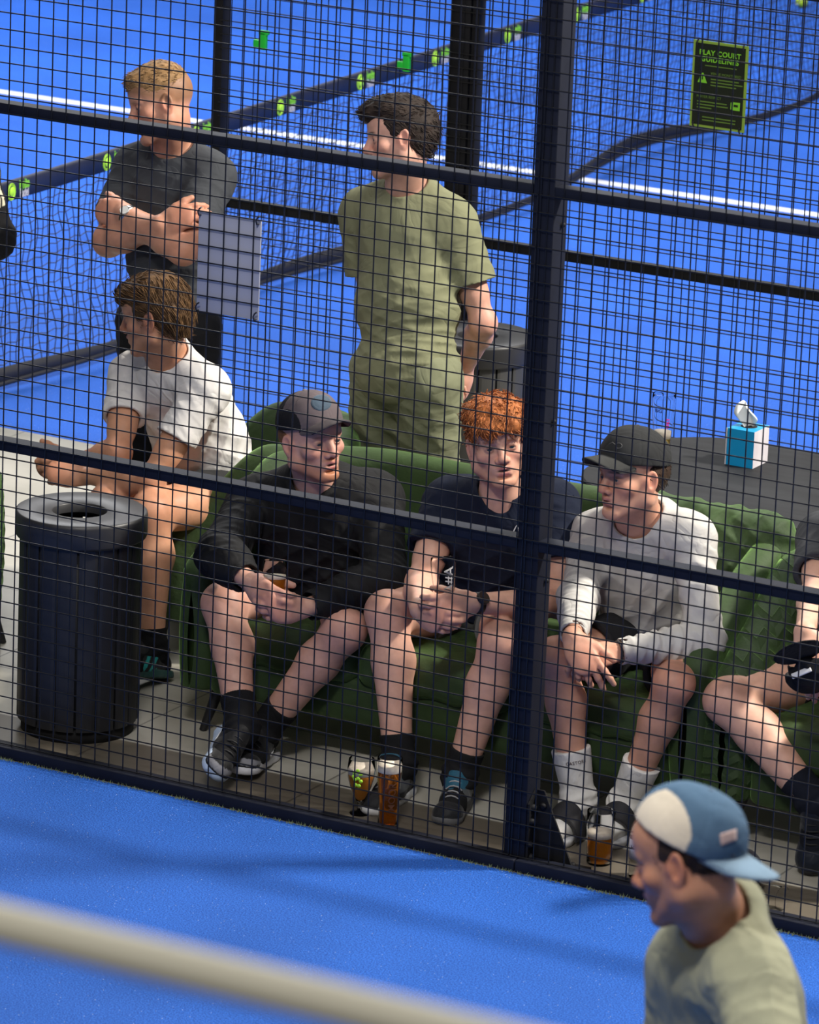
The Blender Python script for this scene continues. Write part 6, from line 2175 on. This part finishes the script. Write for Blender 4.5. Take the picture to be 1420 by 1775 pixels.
# the cap he holds
HC = Frame(J['HR'] + vd(0.1, -0.6, 0.6) * 0.06, vd(-0.4, 0.3, 0.85), vd(0.3, -0.9, 0.3))
S = SDF().ell(HC(0, 0, 0), V(0.085, 0.10, 0.055), HC.R).ell(HC(0, 0, -0.02), V(0.078, 0.093, 0.048), HC.R, 0.006, 's')
v, f = S.mesh(0.004, foldfield([(HC.o, 0.2, [HC.r * 60 + HC.f * 40], 0.006)], 40, 0.004, 30))
hc_ = empty('cap', tuple(HC.o), 'black cap with white lettering held in the hand of the man at the right edge', 'cap')
link('crown', npmesh(v, f, np.tile(np.array((0.012, 0.012, 0.013)), (len(v), 1))), M_CLOTH, hc_)
S = SDF().ell(HC(0, 0.13, -0.015), V(0.075, 0.075, 0.007), HC.R)
v, f = S.mesh(0.004)
link('brim', npmesh(v, f, np.tile(np.array((0.014, 0.014, 0.015)), (len(v), 1))), M_CLOTH, hc_)
MB().box(HC(-0.02, 0.088, 0.028), (0.03, 0.003, 0.008), HC.R.T, bev=0.002).build('white_lettering', M_MARKW, hc_)

# ---- I and J: mostly outside the frame, standing
def stander(P, face, lab, col, trc, R2L, stripes=None, full=True):
    """P: hip centre, R2L: unit vector from the right to the left shoulder"""
    P = np.array(P, float); l = nrm(R2L); up = V(0, 0, 1); f = np.cross(l, up)
    Jn = dict(P=P, N=P + up * 0.52 + f * 0.02, H=P + up * 0.72 + f * 0.04, SR=P + up * 0.49 - l * 0.18, SL=P + up * 0.49 + l * 0.18,
              ER=P + up * 0.22 - l * 0.25 - f * 0.03, EL=P + up * 0.22 + l * 0.25 - f * 0.03, WR=P + up * 0.12 - l * 0.16 + f * 0.20, WL=P + up * 0.12 + l * 0.16 + f * 0.20,
              PR=P - l * 0.095, PL=P + l * 0.095, KR=P - l * 0.11 - up * 0.45 + f * 0.02, KL=P + l * 0.11 - up * 0.45 + f * 0.02,
              AR=V(*(P - l * 0.12)[:2], 0.095), AL=V(*(P + l * 0.12)[:2], 0.095))
    Jn['AR'][:2] -= f[:2] * 0.02; Jn['AL'][:2] -= f[:2] * 0.02
    fv = lambda w: (w @ VR, w @ VU, -(w @ VF))
    tr = {s: Jn['A' + s] + f * 0.2 - l * (0.04 if s == 'R' else -0.04) for s in 'RL'}
    r, Jn, H, T, PF, hs = person(Jn, dict(label=lab, face=fv(f), base=(P[0], P[1], 0), toeR=tr['R'], toeL=tr['L'],
        hands=dict(R=dict(d=fv(f + l * .5), n=fv(l), curl='half'), L=dict(d=fv(f - l * .5), n=fv(-l), curl='half'))))
    hp, hc = skull_hair()
    hair_mesh(r, H, hp + hc, 0, (0.05, 0.03, 0.02), 33, hs, 0.003, 90)
    long_top(r, Jn, T, PF, col, pad=0.024, belly=0.012, cuffs=(0.95, 0.95), r=(0.074, 0.064, 0.045), seed=34, hem=(P - V(0, 0, 0.07), (0, 0, -1)), paintf=stripes(Jn, T) if stripes else None)
    shorts(r, Jn, T, PF, trc, full=True, seed=35, r=(0.10, 0.085), name='trousers', top=0.09)
    for s in 'RL':
        FF = foot_frame(Jn, s, tr[s]); FF.o[2] = 0.0
        shoe(r, FF, ((0.02, 0.02, 0.02), (0.5, 0.5, 0.5), M_LACE_B, M_MARKW), None)
    return r, Jn
def stripesI(Jn, T):
    def g(v, c):
        A, E_ = Jn['SL'], Jn['EL']
        d = nrm(E_ - A)
        q = v - A
        t = q @ d
        sd = np.abs((q @ T.f)) 
        m = (t > 0.02) & (t < 0.17) & ((np.abs(q @ T.f - 0.030) < 0.010) | (np.abs(q @ T.f - 0.004) < 0.008)) & ((q @ -T.r) > -0.03)
        return np.where(m[:, None], np.array((0.62, 0.58, 0.42)), c)
    return g
stander((-3.16, 1.70, 0.90), None, 'person in a black jacket with cream stripes, cut off by the left edge', (0.012, 0.012, 0.013), (0.012, 0.012, 0.013), V(0.96, 0.28, 0), stripesI)
stander((0.115, 2.62, 0.88), None, 'person in black beyond the table, only an elbow in view', (0.010, 0.010, 0.012), (0.012, 0.012, 0.013), V(0.95, -0.3, 0))

# ---- glasses held in the hands
gA = GA - vd(0.02, 1, 0.1) * 0.045
glass(gA, [(0.024, 0.0), (0.026, 0.004), (0.030, 0.04), (0.0345, 0.08), (0.036, 0.115), (0.0355, 0.148)], 0.0016, 0.092, 0.104, 'short glass of orange-amber beer held by the man in the black jacket', liq=beer_mat('orange_beer', (0.98, 0.38, 0.01, 1)), axis=vd(0.02, 1, 0.1))
gB = GB - vd(-0.03, 1, 0.1) * 0.058
glass(gB, [(r * 0.98, h * 1.0) for r, h in PINT], 0.0018, 0.020, 0, 'near-empty pint glass with grey print held by the red-haired man', liq=beer_mat('last_beer', (0.95, 0.5, 0.03, 1)), axis=vd(-0.03, 1, 0.1),
      prints=(('#A', 0.042, 0.165, FACE + 0.55, M_FROST, True), ('MOA', 0.038, 0.095, FACE + 0.55, M_FROST, True)))
